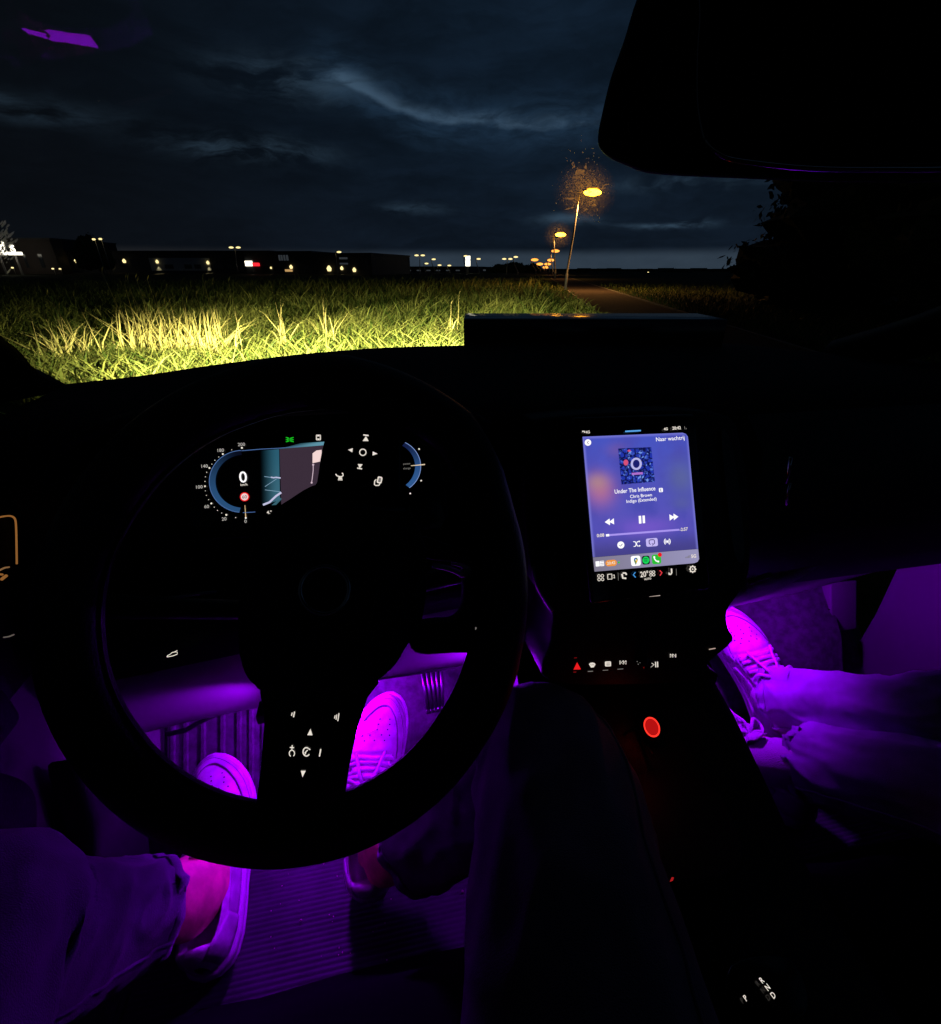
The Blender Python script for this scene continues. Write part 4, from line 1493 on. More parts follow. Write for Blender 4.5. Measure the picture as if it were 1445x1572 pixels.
# heading
DT().ell(902.8, 679.3, 5.0).build('back_button', M['white'], tso)
Draw(TP, 0.0016).line([(903.8, 676.9), (901.6, 679.5), (904.2, 681.7)], 1.0).build('back_arrow', glow('dark_print', S(40, 40, 80), 1), tso)
text('queue_text', 'Naar wachtrij', TP, 1007, 677.6, 6.2, M['white'], tso, bold=0.005)
# album picture: plain dark blue print with scattered leaf shapes
ap = [(954.2, 743.8), (1005.6, 739.6), (1000, 686.4), (949, 688.4)]


def artfn(k, u, v, uv):
    vo = k.new('ShaderNodeTexVoronoi', feature='DISTANCE_TO_EDGE')
    vo.inputs['Scale'].default_value = 7.0
    k.nt.links.new(uv, vo.inputs['Vector'])
    nn = k.noise(uv, 9.0, 4, 0.7)
    c = k.mix(k.ramp(vo.outputs['Distance'], 0.02, 0.22), S(14, 16, 70), S(34, 52, 170))
    return k.mix(k.ramp(nn, 0.52, 0.66), c, S(84, 118, 220))


uvquad('album_picture', TP, ap, uvmat('album_light', artfn), tso, lift=0.0012)
lf = Draw(TP, 0.0016)
rq = random.Random(3)
for i in range(22):
    x, y, a = rq.uniform(954, 1000), rq.uniform(692, 738), rq.uniform(0, 3.1)
    L = rq.uniform(1.6, 3.4)
    dx, dy = math.cos(a), math.sin(a)
    lf.poly([(x - dx * L, y - dy * L), (x - dy * L * .4, y + dx * L * .4), (x + dx * L, y + dy * L), (x + dy * L * .4, y - dx * L * .4)])
lf.build('album_leaf_print', glow('album_leaf_light', S(112, 150, 232), 1), tso)
Draw(TP, 0.0018).ell(977, 712, 8.5, 9.5).build('album_disc_print', glow('album_disc_light', S(186, 184, 235), 1), tso)
Draw(TP, 0.0020).ell(977, 712, 5.2, 6.4).build('album_disc_centre', glow('album_centre_light', S(26, 30, 110), 1), tso)
Draw(TP, 0.0018).ell(961, 710, 3.6, 4.6).ell(966, 692, 2.4, 1.6).build('album_spot_print', glow('album_spot_light', S(214, 80, 120), 1), tso)
Draw(TP, 0.0018).line([(970, 727.6), (987, 726.4)], 3.4).build('album_band_print', glow('album_band_light', S(176, 110, 205), 1), tso)
text('song_title', 'Under The Influence', TP, 943.6, 757.9, 6.4, M['white'], tso, bold=0.012, squeeze=0.90)
DT().rrect(1014.8, 752.3, 6.0, 6.4, 1.2, -0.07).build('explicit_icon', M['white'], tso)
text('explicit_letter', 'E', TP, 1014.9, 754.4, 4.2, glow('dark_print2', S(80, 80, 150), 1), tso, 'CENTER', lift=0.0016, bold=0.02)
text('artist_text', 'Chris Brown', TP, 967.4, 764.8, 5.0, M['white'], tso, bold=0.006)
text('album_text', 'Indigo (Extended)', TP, 961.6, 772.2, 5.0, M['white'], tso, bold=0.004)
DT().poly([(928.5, 801.5), (936, 796), (936.4, 800.4), (942.5, 795.6), (943, 805), (936.8, 801.8), (936.6, 806.2)]).build('rewind_icon', M['white'], tso)
DT().poly([(980.6, 792), (984.4, 791.8), (985, 803.6), (981.2, 803.9)]).poly([(986.4, 791.6), (990, 791.3), (990.6, 803), (987, 803.3)]).build('pause_icon', M['white'], tso)
DT().poly([(1041.6, 793.2), (1034.8, 798.6), (1034.4, 794.8), (1028.4, 799.2), (1027.8, 789.6), (1034.2, 793), (1034, 788.4)]).build('forward_icon', M['white'], tso)
DT().line([(931, 821.8), (1043, 813.2)], 2.9).build('progress_bar', glow('progress_light', S(170, 150, 240), 1), tso)
DT(0.0016).line([(930.5, 821.9), (935.5, 821.5)], 3.6).build('progress_knob', M['white'], tso)
text('elapsed_text', '0:08', TP, 916.6, 824.8, 5.0, M['icon'], tso, bold=0.03)
text('remaining_text', '-2:57', TP, 1043.6, 815.4, 4.8, M['icon'], tso, bold=0.03)
DT().ell(953.3, 836.6, 5.4).build('saved_icon', M['white'], tso)
DT(0.0016).line([(951, 836.8), (952.8, 838.6), (955.8, 834.8)], 1.1).build('check_mark', glow('dark_print3', S(60, 60, 120), 1), tso)
sh = DT()
sh.line([(972.4, 831.6), (975, 831.4), (979, 838.4), (982, 838)], 1.3).line([(973, 839), (975.6, 838.6), (978.6, 831.6), (981.4, 831.2)], 1.3)
sh.poly([(981, 829.4), (983, 831.1), (981.2, 832.8)]).poly([(981.6, 836.2), (983.6, 837.8), (981.8, 839.6)]).build('shuffle_icon', M['white'], tso)
DT().rrect(1001, 832.6, 18, 12.6, 2.6, -0.08).build('repeat_button', glow('repeat_light', S(198, 186, 245), 1), tso)
DT(0.0016).line([(999, 836), (997, 834.5), (996.6, 830), (998.4, 828.8), (1003.4, 828.4), (1005, 829.8), (1005.2, 834), (1003, 835.6)], 1.3).line([(1001, 834), (1003, 835.8), (1001.4, 837.6)], 1.0).build('repeat_icon', glow('dark_print4', S(60, 48, 110), 1), tso)
cr = DT()
cr.ring(1024.6, 831.4, 1.6, 1.8, 1.6).ring(1024.6, 831.4, 3.2, 3.8, 1.0, -55, 55, 14).ring(1024.6, 831.4, 5.2, 5.8, 1.1, -55, 55, 14).ring(1024.6, 831.4, 3.2, 3.8, 1.0, 125, 235, 14).ring(1024.6, 831.4, 5.2, 5.8, 1.1, 125, 235, 14)
cr.build('cast_icon', M['white'], tso)
# app bar
DT().rrect(917.6, 865.6, 6.0, 8.0, 0.8, -0.08).rrect(924.4, 865.0, 6.4, 8.0, 0.8, -0.08).build('tile_icon', M['white'], tso)
DT(0.0016).line([(922, 862.5), (927, 862.1)], 0.8).line([(922, 865), (927, 864.6)], 0.8).line([(922, 867.5), (927, 867.1)], 0.8).build('tile_line', glow('grey_print', S(130, 128, 140), 1), tso)
DT().rrect(938.4, 864.3, 17.6, 9.6, 4.6, -0.08).build('time_pill', glow('orange_pill_light', S(240, 150, 60), 1), tso)
text('pill_text', '20:42', TP, 938.6, 866.3, 4.4, M['icon'], tso, 'CENTER', lift=0.0016, bold=0.02)
DT().ell(950.2, 863.4, 1.4, n=10).build('green_dot', M['green'], tso)
DT().rrect(976.2, 861.0, 14.6, 15.4, 3.2, -0.08).build('map_app', M['white'], tso)
DT(0.0016).poly([(976.2, 867.5), (973.4, 860.8), (979.4, 860.4)]).ell(976.3, 859.4, 3.1, 3.3, n=16).build('map_pin', glow('pin_light', S(66, 130, 90), 1), tso)
DT(0.0019).poly([(973.2, 859), (974.4, 856.6), (976.3, 856), (976.3, 859.4)]).build('map_pin_blue', glow('pin_blue_light', S(60, 100, 210), 1), tso)
DT(0.0020).poly([(976.3, 859.4), (979.3, 859.2), (978.4, 862.5), (976.2, 864.5)]).build('map_pin_yellow', glow('pin_yellow_light', S(240, 190, 50), 1), tso)
DT(0.0022).ell(976.3, 859.5, 1.1, n=10).build('map_pin_eye', glow('pin_eye_light', S(250, 240, 235), 1), tso)
DT().rrect(991.8, 859.9, 12.0, 13.4, 3.2, -0.08).build('music_app', glow('music_tile', S(12, 30, 20), 1), tso)
DT(0.0016).ell(991.8, 859.9, 5.2, 5.5).build('music_disc', glow('music_light', S(24, 215, 90), 1), tso)
DT(0.0019).line(arc(991.4, 863.4, 6, 6, -122, -58, 8), 0.9).line(arc(991.4, 864.6, 5, 5, -122, -58, 8), 0.8).line(arc(991.6, 865.4, 4, 4, -122, -58, 8), 0.7).build('music_wave', glow('music_wave_dark', S(12, 60, 30), 1), tso)
DT().rrect(1008.0, 858.6, 14.0, 14.6, 3.2, -0.08).build('phone_app', glow('phone_tile', S(44, 190, 52), 1), tso)
DT(0.0016).line([(1004.4, 854.4), (1005.0, 858.0), (1007.4, 861.0), (1011.2, 862.4)], 1.9).ell(1004.6, 855.2, 1.5, n=10).ell(1010.8, 862.0, 1.5, n=10).build('phone_icon', M['white'], tso)
DT(0.0019).ell(1013.2, 851.6, 3.2, n=16).build('notification_dot', M['red'], tso)
text('network_text', '5G', TP, 1061.4, 856.6, 5.0, M['icon'], tso, bold=0.04)
DT().line([(1052.6, 856.6), (1053.6, 855)], 1).line([(1055, 856.8), (1055.2, 854.2)], 1).line([(1057, 856.6), (1057.2, 853)], 1).line([(1059.2, 856.4), (1059.4, 852)], 1).build('signal_bars', M['icon_dim'], tso)
# climate row
gr = DT()
for (dx, dy) in ((-2.7, -2.6), (2.7, -2.9), (-2.4, 2.9), (3.0, 2.6)):
    gr.ring(922.3 + dx, 886.8 + dy, 2.4, 2.5, 0.9)
gr.build('apps_icon', M['icon'], tso)
DT().line([(933, 881.8), (933.4, 889.4), (939.8, 888.9), (939.4, 881.2), (933, 881.8)], 1.3).line([(941, 883.6), (943, 882), (943.6, 887.8), (941.4, 886.6)], 1.1).build('camera_icon', M['icon'], tso)
DT().line([(949, 879), (949.6, 891)], 0.6).line([(1038.2, 873), (1038.8, 883.4)], 0.6).build('divider_line', M['icon_dim'], tso)
DT().line([(955, 881), (956.4, 887.4), (961.6, 887.8)], 2.6).line([(956, 879.8), (961.6, 879.6)], 2.0).ell(961.4, 881.4, 1.4, n=10).build('seat_icon', M['icon'], tso)
DT().line([(975.6, 878.4), (972.4, 882.4), (976, 886.4)], 1.6).build('cooler_arrow', glow('blue_arrow_light', S(70, 150, 225), 1), tso)
text('temperature_text', '20\u00b0', TP, 983.2, 886.2, 8.4, M['icon'], tso, bold=0.025, squeeze=0.85)
DT().ring(999.2, 878.4, 2.3, 2.2, 0.9).ring(1003.6, 878.0, 2.3, 2.2, 0.9).ring(999.4, 882.8, 2.3, 2.2, 0.9).ring(1003.8, 882.4, 2.3, 2.2, 0.9).build('fan_icon', M['icon'], tso)
text('auto_text', 'AUTO', TP, 994.8, 890.0, 2.9, M['icon'], tso, 'CENTER', bold=0.03)
DT().line([(1013, 875.6), (1016.4, 879.2), (1013.4, 883.4)], 1.6).build('warmer_arrow', glow('red_arrow_light', S(235, 60, 70), 1), tso)
DT().line([(1031, 872.8), (1031.4, 879), (1030, 881.6), (1026.6, 881.4)], 2.2).ell(1027.2, 879.8, 1.0, n=8).build('seat_icon', M['icon'], tso)
ge = DT()
ge.ring(1063.6, 873.8, 4.6, 4.9, 1.7).ell(1063.6, 873.8, 1.2, n=10)
for q in range(8):
    a = q * math.pi / 4
    ge.line([(1063.6 + 4.2 * math.cos(a), 873.8 + 4.4 * math.sin(a)), (1063.6 + 5.6 * math.cos(a), 873.8 + 5.9 * math.sin(a))], 1.7)
ge.build('settings_icon', M['icon'], tso)

# ---- centre stack under the screen
CP = Plane(at_depth(985, 880, .605), SN)
cs = spline([(845, 640), (1095, 632), (1140, 690), (1153, 800), (1152, 872), (1140, 905), (1118, 938), (1119, 965), (1126, 986), (1087, 1021), (1092, 1045), (850, 1050), (846, 985), (848, 940), (822, 898), (808, 830), (806, 730), (818, 660)], 4, True)
sto = part(MB().prism([CP.at(x, y) for x, y in cs], np.array([0, 1.0, -0.15]) * 0.10), 'centre_stack', M['black'], bevel=0.008)
BPn = Plane(CP.o + SN * 0.0006, SN)
DB = lambda l=0.0006: Draw(BPn, l)
DB().line([(997, 915.4), (1013.6, 914)], 1.5).build('home_button', glow('home_button_sheen', S(186, 170, 160), 1), sto)  # sheen of the metal bar put in as a glow
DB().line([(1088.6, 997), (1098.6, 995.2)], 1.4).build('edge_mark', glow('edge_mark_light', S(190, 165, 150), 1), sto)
DB().poly([(880.6, 1028), (886.2, 1016.6), (892, 1027.6)]).build('hazard_button', M['red'], sto)
DB().line([(880.4, 1031.8), (885, 1031.6)], 1.3).line([(881.6, 1010), (886, 1009.8)], 1.0).build('hazard_mark', glow('dim_red', (0.16, 0.004, 0.006), 1), sto)
DB().poly([(904.4, 1019.4), (906.6, 1017.6), (910, 1017.1), (913, 1018), (914.4, 1020), (911.6, 1024.4), (907.4, 1024.8)]).build('defrost_icon', M['icon'], sto)
Draw(BPn, 0.001).line([(907, 1019.5), (908, 1021.6)], 0.7).line([(909.4, 1019.2), (910, 1021.6)], 0.7).line([(911.6, 1019.4), (911.4, 1021.4)], 0.7).build('defrost_wave', M['gloss'], sto)
DB().rrect(933.6, 1019.2, 9.2, 7.6, 1.5, -0.04).build('rear_defrost_icon', M['icon'], sto)
Draw(BPn, 0.001).line([(931, 1017.8), (936.4, 1017.5)], 0.7).line([(931, 1019.6), (936.4, 1019.3)], 0.7).line([(931.2, 1021.2), (936.4, 1020.9)], 0.7).build('defrost_wave', M['gloss'], sto)


def skip(d, cx, cy, s, sg):
    for q in (0, 1):
        x = cx + sg * (q * 4.4 - 3.4) * s
        d.line([(x - sg * 2.0 * s, cy - 3.2 * s), (x + sg * 1.9 * s, cy), (x - sg * 2.0 * s, cy + 3.2 * s), (x - sg * 2.0 * s, cy - 3.2 * s)], 0.9)
    x = cx + sg * 4.8 * s
    d.line([(x, cy - 3.3 * s), (x, cy + 3.3 * s)], 1.1)
    return d


skip(DB(), 956.4, 1017, 0.9, -1).build('previous_icon', M['icon'], sto)
skip(DB(), 1033.6, 1006.6, 0.82, 1).build('next_icon', M['icon'], sto)
DB().line([(998.4, 1016.6), (1004.4, 1020.4), (998.8, 1024.8), (998.4, 1016.6)], 1.2).line([(1006.6, 1016), (1007, 1024.4)], 1.6).line([(1009.6, 1015.8), (1010, 1024.2)], 1.6).build('play_pause_icon', M['icon'], sto)
DB().line([(902.6, 1030.8), (910.6, 1030.4)], 1.1).line([(925.4, 1029.2), (934, 1028.6)], 0.8).line([(948, 1027.4), (957, 1026.8)], 0.9).build('button_mark', M['icon_dim'], sto)
# volume knob: a real drum standing out of the row
kc = BPn.at(983, 1014)
kr = []
for (q, z) in ((0.020, 0), (0.020, 0.012), (0.018, 0.015), (0.0, 0.0155)):
    kr.append([kc + SN * z + (math.cos(2 * math.pi * j / 32) * BPn.r + math.sin(2 * math.pi * j / 32) * BPn.u) * max(q, 1e-4) * 0.40 for j in range(32)])
part(MB().grid(kr, close_u=True), 'volume_knob', M['gloss'], sto)
KP = Plane(kc + SN * 0.016, SN)
Draw(KP).ell(978.4, 1015.6, .7, n=8).ell(980, 1019.6, .8, n=8).ell(982.6, 1017.4, .6, n=8).build('knob_mark', M['icon_dim'], sto)
# air vents each side of the screen
for (pp, nm) in (([(822, 690), (838, 672), (846, 700), (856, 870), (850, 905), (838, 880), (826, 800)], 'air_vent'), ([(1108, 660), (1126, 690), (1140, 800), (1142, 860), (1128, 850), (1116, 760)], 'air_vent')):
    v_ = part(MB().prism([CP.at(x, y, 0.004) for x, y in spline(pp, 3, True)], -SN * 0.008), nm, M['gloss'], sto, smooth=False)
part(MB().tube([CP.at(x, y, 0.002) for x, y in spline([(818, 870), (824, 898), (836, 920), (848, 938)], 4)], 0.0022, 6), 'vent_trim', M['steel'], sto)

# lower dash, driver's side: knee panel, drawer and its edge
kp_rows = []
top_px = [(120, 1056), (185, 1040), (280, 1020), (375, 1000), (470, 981), (560, 962), (640, 944), (712, 930), (800, 915), (850, 905)]
bot_px = [(150, 1142), (215, 1127), (300, 1106), (405, 1085), (500, 1063), (608, 1038), (670, 1029), (725, 1021), (800, 1010), (850, 1005)]
for (a, b) in zip(top_px, bot_px):
    A, B = at_y(*a, 0.50), at_y(*b, 0.585)
    mid = (A + B) / 2 + np.array([0, -0.006, -0.004])
    kp_rows.append([A + np.array([0, 0.03, 0.05]), A, A + (mid - A) * 0.5, mid, mid + (B - mid) * 0.6, B, B + np.array([0, 0.012, 0.002]), B + np.array([0, 0.10, 0.04])])
part(MB().grid(kp_rows), 'knee_panel', M['panel'])
dr = []
for (a, b) in (((120, 975), (120, 1056)), ((180, 962), (185, 1040)), ((260, 940), (280, 1020)), ((330, 910), (375, 1000)), ((420, 890), (470, 981)), ((560, 870), (640, 944)), ((700, 850), (790, 915))):
    A, B = at_y(*a, 0.53), at_y(*b, 0.488)
    dr.append([A + np.array([0, .05, .02]), A, A + (B - A) * .1 + np.array([0, -.012, 0]), B + np.array([0, -.008, .004]), B, B + np.array([0, .03, .03])])
dro = part(MB().grid(dr), 'drawer_front', M['black'], dash_o)
DP = Plane(at_y(265, 1005, 0.470), unit((0, -0.92, 0.38)))
Draw(DP).line([(256.4, 1008.6), (257.4, 1006.4), (261, 1004.8), (264.6, 1001.6), (269.4, 1000.8), (272.4, 1001), (272.2, 1004.2), (266, 1006.8), (256.4, 1008.6)], 1.1).line([(268.4, 1000.6), (272.6, 998.4)], 0.8).build('boot_release_icon', M['icon'], dash_o)
part(MB().tube([at_y(x, y, 0.525) for x, y in ((168, 926), (240, 921), (300, 912), (333, 908))], 0.0028, 6), 'dash_trim', M['steel'], dash_o)
# under-dash cover closing the space above the footwell
part(MB().grid([[(-0.46, .58, .60), (-0.46, .70, .66), (-0.46, .86, .80)], [(0.20, .58, .60), (0.20, .70, .66), (0.20, .86, .80)]]), 'footwell_cover', M['black'], smooth=False)

# violet light units under the dash (car lighting, with extra units added to brighten the panels)
VIO = (0.31, 0.0, 1.0)
from mathutils.bvhtree import BVHTree
bvh = BVHTree.FromPolygons([tuple(p) for p in upg.v], upg.f)


def mirrored(px, py, z):
    """where the windscreen's reflection of this line of sight comes down to height z"""
    d = Vector(ray(px, py)).normalized()
    h, nn, _i, _d = bvh.ray_cast(Vector(EYE), d)
    rf_ = d - 2 * d.dot(nn) * nn
    return np.array(h + rf_ * ((z - h.z) / rf_.z))


# added light strip, unseen, shaped so its reflection draws the windscreen's violet streak
for poly in (((26, 42), (52, 47), (52, 55), (34, 50)), ((56, 48), (73, 48), (118, 48), (128, 66.5), (82, 65), (70, 57.5), (55, 55))):
    part(MB().prism([mirrored(x, y, 0.66) for x, y in poly], np.array([0, 0, -0.004])), 'added_light_strip', glow('added_violet_strip', (0.36, 0.0, 1.0), STRIP), smooth=False)
for (loc, tgt, pw, spw) in LEDS:
    lu = MB().box((loc[0] - 0.02, loc[1] - 0.012, loc[2] + 0.008), (loc[0] + 0.02, loc[1] + 0.012, loc[2] + 0.022))
    lo_ = part(lu, 'footwell_or_fill_light', M['black'], smooth=False)
    part(MB().box((loc[0] - 0.016, loc[1] - 0.008, loc[2] + 0.0055), (loc[0] + 0.016, loc[1] + 0.008, loc[2] + 0.0079)), 'light_lens', glow('violet_lens', (0.4, 0.0, 1.0), 3.0), lo_, smooth=False)
    if pw:
        lamp('footwell_or_fill_beam', 'POINT', loc, pw, VIO, car, shadow_soft_size=0.016)
    if spw:
        s_ = lamp('footwell_or_fill_beam', 'SPOT', loc, spw, VIO, car, shadow_soft_size=0.006, spot_size=math.radians(130 if pw else 66), spot_blend=1.0)
        aim(s_, loc, tgt)

# ---- pedals and footrest
PP = Plane(TB.o + TB_N * 0.045, TB_N)


def pedal(name, quad, nr, a0=0.1, a1=0.9):
    q = [PP.at(*p) for p in quad]
    o = part(MB().prism(q, -TB_N * 0.012), name, M['rubber'], bevel=0.003)
    for i in range(nr):
        t = a0 + (a1 - a0) * i / (nr - 1)
        A = q[0] + (q[1] - q[0]) * t
        B = q[3] + (q[2] - q[3]) * t
        A2, B2 = A + (B - A) * 0.04, A + (B - A) * 0.93
        part(MB().tube([A2 + TB_N * 0.002, B2 + TB_N * 0.002], 0.0032, 6), 'rib', M['steel'], o)
        part(MB().tube([B2 + TB_N * 0.0, B2 + TB_N * 0.0045], [0.0042, 0.003], 8), 'stud', M['steel'], o)
    return o


pedal('accelerator_pedal', [(643, 1026), (680, 1016), (683, 1091), (655, 1097)], 5)
pedal('brake_pedal', [(470, 1050), (540, 1038), (536, 1112), (468, 1120)], 5)
frq = [TB.at(x, y, 0.0) for x, y in ((262, 1110), (420, 1080), (420, 1210), (262, 1240))]
fro = part(MB().prism([p + TB_N * 0.012 for p in frq], -TB_N * 0.011), 'footrest', M['carpet'], smooth=False)
for i in range(7):
    t = 0.05 + 0.90 * i / 6 + 0.03 * math.sin(5 * i)
    A, B = frq[0] + (frq[1] - frq[0]) * t, frq[3] + (frq[2] - frq[3]) * t
    wdt = 0.0055
    mb = MB()
    e_ = unit(frq[1] - frq[0])
    mb.prism([A - e_ * wdt + TB_N * .0115, A - e_ * wdt * .5 + TB_N * .0155, A + e_ * wdt * .5 + TB_N * .0155, A + e_ * wdt + TB_N * .0115], B - A)
    part(mb, 'rib', M['carpet'], fro, smooth=False)
part(MB().tube([at_y(x, y, 0.60) for x, y in ((255, 1128), (285, 1121), (312, 1106), (330, 1098))], 0.004, 6), 'cable', M['black'])

# ---- centre console / tunnel
ce = [(0.43, .70), (0.415, .708), (.351, .688), (.271, .649), (.236, .630), (.20, .618), (.10, .600), (-.1, .60), (-.5, .62)]
rows = []
for (y, z) in ce:
    rows.append([(0.172, y, 0.30), (0.172, y, z - 0.035), (0.178, y, z - 0.012), (0.19, y, z - 0.004), (0.30, y, z - 0.012), (0.405, y, z), (0.416, y, z - 0.004), (0.42, y, z - 0.02), (0.42, y, 0.30)])
con = MB().grid(rows)
cono = part(con, 'centre_console', M['black'])
part(MB().grid([[(0.15, .43, .30), (0.15, .43, .70), (0.15, .60, .80), (0.15, .85, .85)], [(0.15, .43, .30), (0.15, .50, .30), (0.15, .66, .30), (0.15, .86, .30)]]), 'tunnel_side', M['panel'], smooth=False)
part(MB().grid([[(0.455, .43, .30), (0.455, .43, .66), (0.455, .60, .75), (0.455, .85, .85)], [(0.455, .43, .30), (0.455, .50, .30), (0.455, .66, .30), (0.455, .86, .30)]]), 'tunnel_side', M['carpet'], smooth=False)
# tray lip and socket with the red lit plug
part(MB().tube([at_z(x, y, 0.684) for x, y in spline([(962, 1126), (976, 1119), (982, 1126), (990, 1142), (1004, 1160)], 4)], 0.0016, 6), 'tray_lip', M['gloss'], cono)
part(MB().tube([at_z(x, y, 0.69) for x, y in spline([(1024, 1104), (1036, 1124), (1052, 1154)], 4)], 0.0012, 6), 'tray_lip', M['gloss'], cono)
# gear selector with its letters
GP = Plane((0.29, 0.12, 0.612), unit((0, -0.15, 1)))
gs = [GP.at(x, y, -0.004) for x, y in spline([(1120, 1480), (1215, 1470), (1240, 1560), (1130, 1580)], 5, True)]
gso = part(MB().prism(gs, -GP.n * 0.02), 'gear_selector', M['gloss'], cono, bevel=0.003)
for (ch, x, y, q) in (('P', 1147.3, 1536.0, 8.2), ('R', 1172.4, 1508.6, 8.0), ('N', 1181.4, 1519.4, 8.0), ('D', 1190, 1531.6, 8.2)):
    text('gear_letter', ch, GP, x, y, q, M['icon'], cono, 'CENTER', lift=0.0012, bold=0.02, turn=math.radians(20))
Draw(Plane((0.27, 0.22, 0.668), (0, -0.2, 1))).poly([(1028, 1354), (1031.5, 1346.5), (1035, 1347), (1033, 1352)]).build('red_indicator', glow('dim_red2', (0.35, 0.01, 0.012), 1), cono)
part(MB().prism([at_z(x, y, 0.66) for x, y in spline([(935, 1200), (1080, 1190), (1140, 1330), (980, 1345)], 4, True)], np.array([0, 0, -0.012])), 'cup_tray', M['black'], cono, bevel=0.003)

# ---- doors
dl = MB()
prof = [(-0.47, 1.02), (-0.455, 1.0), (-0.45, 0.86), (-0.445, 0.78), (-0.45, 0.72), (-0.455, 0.60), (-0.45, 0.45), (-0.44, 0.36), (-0.47, 0.32)]
dl.grid([[(x, y, z) for (x, z) in prof] for y in (-0.7, -0.2, 0.1, 0.4, 0.62, 0.80)])
dlo = part(dl, 'driver_door', M['door'])
part(MB().box((-0.455, -0.6, 0.775), (-0.395, 0.43, 0.83)), 'armrest', M['soft'], dlo, bevel=0.015)
part(MB().grid([[(x, y, z) for (x, z) in ((-0.452, 1.03), (-0.437, 1.0), (-0.435, 0.86), (-0.438, 0.77), (-0.452, 0.755))] for y in (-0.7, 0.0, 0.4, 0.62, 0.80)]), 'upper_trim', M['soft'], dlo)
bz = spline([(-60, 1175), (0, 1182), (42, 1196), (60, 1220), (62, 1270), (54, 1340), (30, 1420), (-60, 1430)], 5, True)
part(MB().prism([at_x(x, y, -0.425) for x, y in bz], np.array([-0.03, 0, 0])), 'door_pocket', M['soft'], dlo, bevel=0.008)
part(MB().prism([at_x(x, y, -0.405) for x, y in ((118, 1160), (172, 1185), (230, 1260), (236, 1330), (150, 1345), (148, 1270))], np.array([-0.04, 0.0, 0])), 'sill_trim', M['black'], dlo, bevel=0.01)
vp = spline([(-14, 797), (0, 793.8), (12, 792), (19, 793), (23.6, 798), (25, 812), (25.6, 840), (26, 866)], 4)
part(MB().tube([at_x(x, y, -0.43) for x, y in vp], 0.0010, 6), 'trim_glint_line', M['amber'], dlo)  # chrome trim's amber reflection put in as a glowing line
part(MB().tube([at_x(x, y, -0.43) for x, y in ((-10, 880), (0, 875), (8, 871.4), (14, 870.6))], 0.001, 6), 'trim_glint_line', glow('amber_dim', S(120, 88, 56), 1), dlo)
part(MB().tube([at_x(x, y, -0.43) for x, y in ((2.5, 889.5), (6, 886.6), (10, 883.6))], 0.0016, 6), 'switch_mark', M['amber'], dlo)
part(MB().tube([at_x(x, y, -0.43) for x, y in ((-4, 881.6), (4, 882))], 0.0012, 6), 'switch_mark', M['amber'], dlo)
part(MB().tube([at_x(x, y, -0.43) for x, y in ((6, 978.4), (14, 977.2), (21.5, 974.2))], 0.0008, 6), 'pocket_edge', glow('grey_edge_glint', S(92, 84, 80), 1), dlo)  # plain pocket edge, its glint put in as a glow
part(MB().tube([at_x(x, y, -0.43) for x, y in ((58, 761.4), (60, 762.8), (62.5, 765))], 0.0016, 6), 'lock_indicator', glow('lock_light', S(236, 180, 90), 1), dlo)

rd = MB()
profr = [(1.09, 1.02), (1.075, 1.0), (1.06, 0.86), (1.055, 0.74), (1.065, 0.66), (1.07, 0.50), (1.06, 0.40), (1.05, 0.34), (1.08, 0.30)]
rd.grid([[(x, y, z) for (x, z) in profr] for y in (-0.7, -0.2, 0.2, 0.45, 0.66)])
rdo = part(rd, 'passenger_door', M['door'])
part(MB().box((0.99, -0.6, 0.70), (1.066, 0.42, 0.76)), 'armrest', M['soft'], rdo, bevel=0.015)
sl = spline([at_x(1300, 850, 1.04), at_x(1284, 900, 1.04), at_x(1281, 960, 1.04), at_x(1288, 1010, 1.04), at_x(1302, 1052, 1.04), at_x(1320, 1075, 1.04)], 5)
part(MB().tube(sl, 0.017, 10), 'door_seal', M['black'], rdo)
kq = [at_x(x, y, 0.955) for x, y in ((1234, 905), (1262, 897), (1276, 895), (1276, 972), (1262, 966), (1246, 954), (1236, 936))]
kko = part(MB().prism(kq, np.array([0.07, 0, 0])), 'kick_panel', M['panel'], bevel=0.004)
part(MB().tube([at_x(x, y, 0.953) for x, y in ((1236, 918), (1255, 928), (1274, 936))], 0.0015, 6), 'panel_seam', M['black'], kko)

# passenger side under-dash panel (glovebox bottom) and bulkhead padding
gr_ = []
for (a, b) in (((1060, 910), (1090, 955)), ((1118, 915), (1122, 932)), ((1165, 897), (1180, 920)), ((1205, 884), (1235, 908)), ((1260, 868), (1300, 890)), ((1330, 850), (1380, 868))):
    A, B = at_y(*a, 0.50), at_y(*b, 0.575)
    gr_.append([A + np.array([0, 0.02, 0.06]), A, (A + B) / 2 + np.array([0, -.004, -.003]), B, B + np.array([0, .010, .006]), B + np.array([0, .012, .06]), B + np.array([0, .09, .12])])
part(MB().grid(gr_), 'glovebox_panel', M['panel'])
gb = [[(x, .56, 1.02), (x, .515, .98), (x, .49, .86), (x, .50, .79), (x, .52, .745)] for x in (0.50, .62, .8, 1.06)]
part(MB().grid(gb), 'glovebox_lid', M['black'], dash_o)
part(MB().tube([at_y(x, y, .47) for x, y in ((1150, 895), (1166, 888), (1184, 882))], 0.0035, 6), 'glovebox_handle', M['panel'], dash_o)
part(MB().tube([at_y(x, y, .43) for x, y in ((1207, 742), (1211, 720), (1214, 702))], 0.0022, 6), 'vent_trim', M['chrome'], dash_o)
part(MB().tube([at_y(x, y, .43) for x, y in ((1208, 775), (1209, 758), (1213, 742))], 0.0016, 6), 'vent_trim', M['chrome'], dash_o)
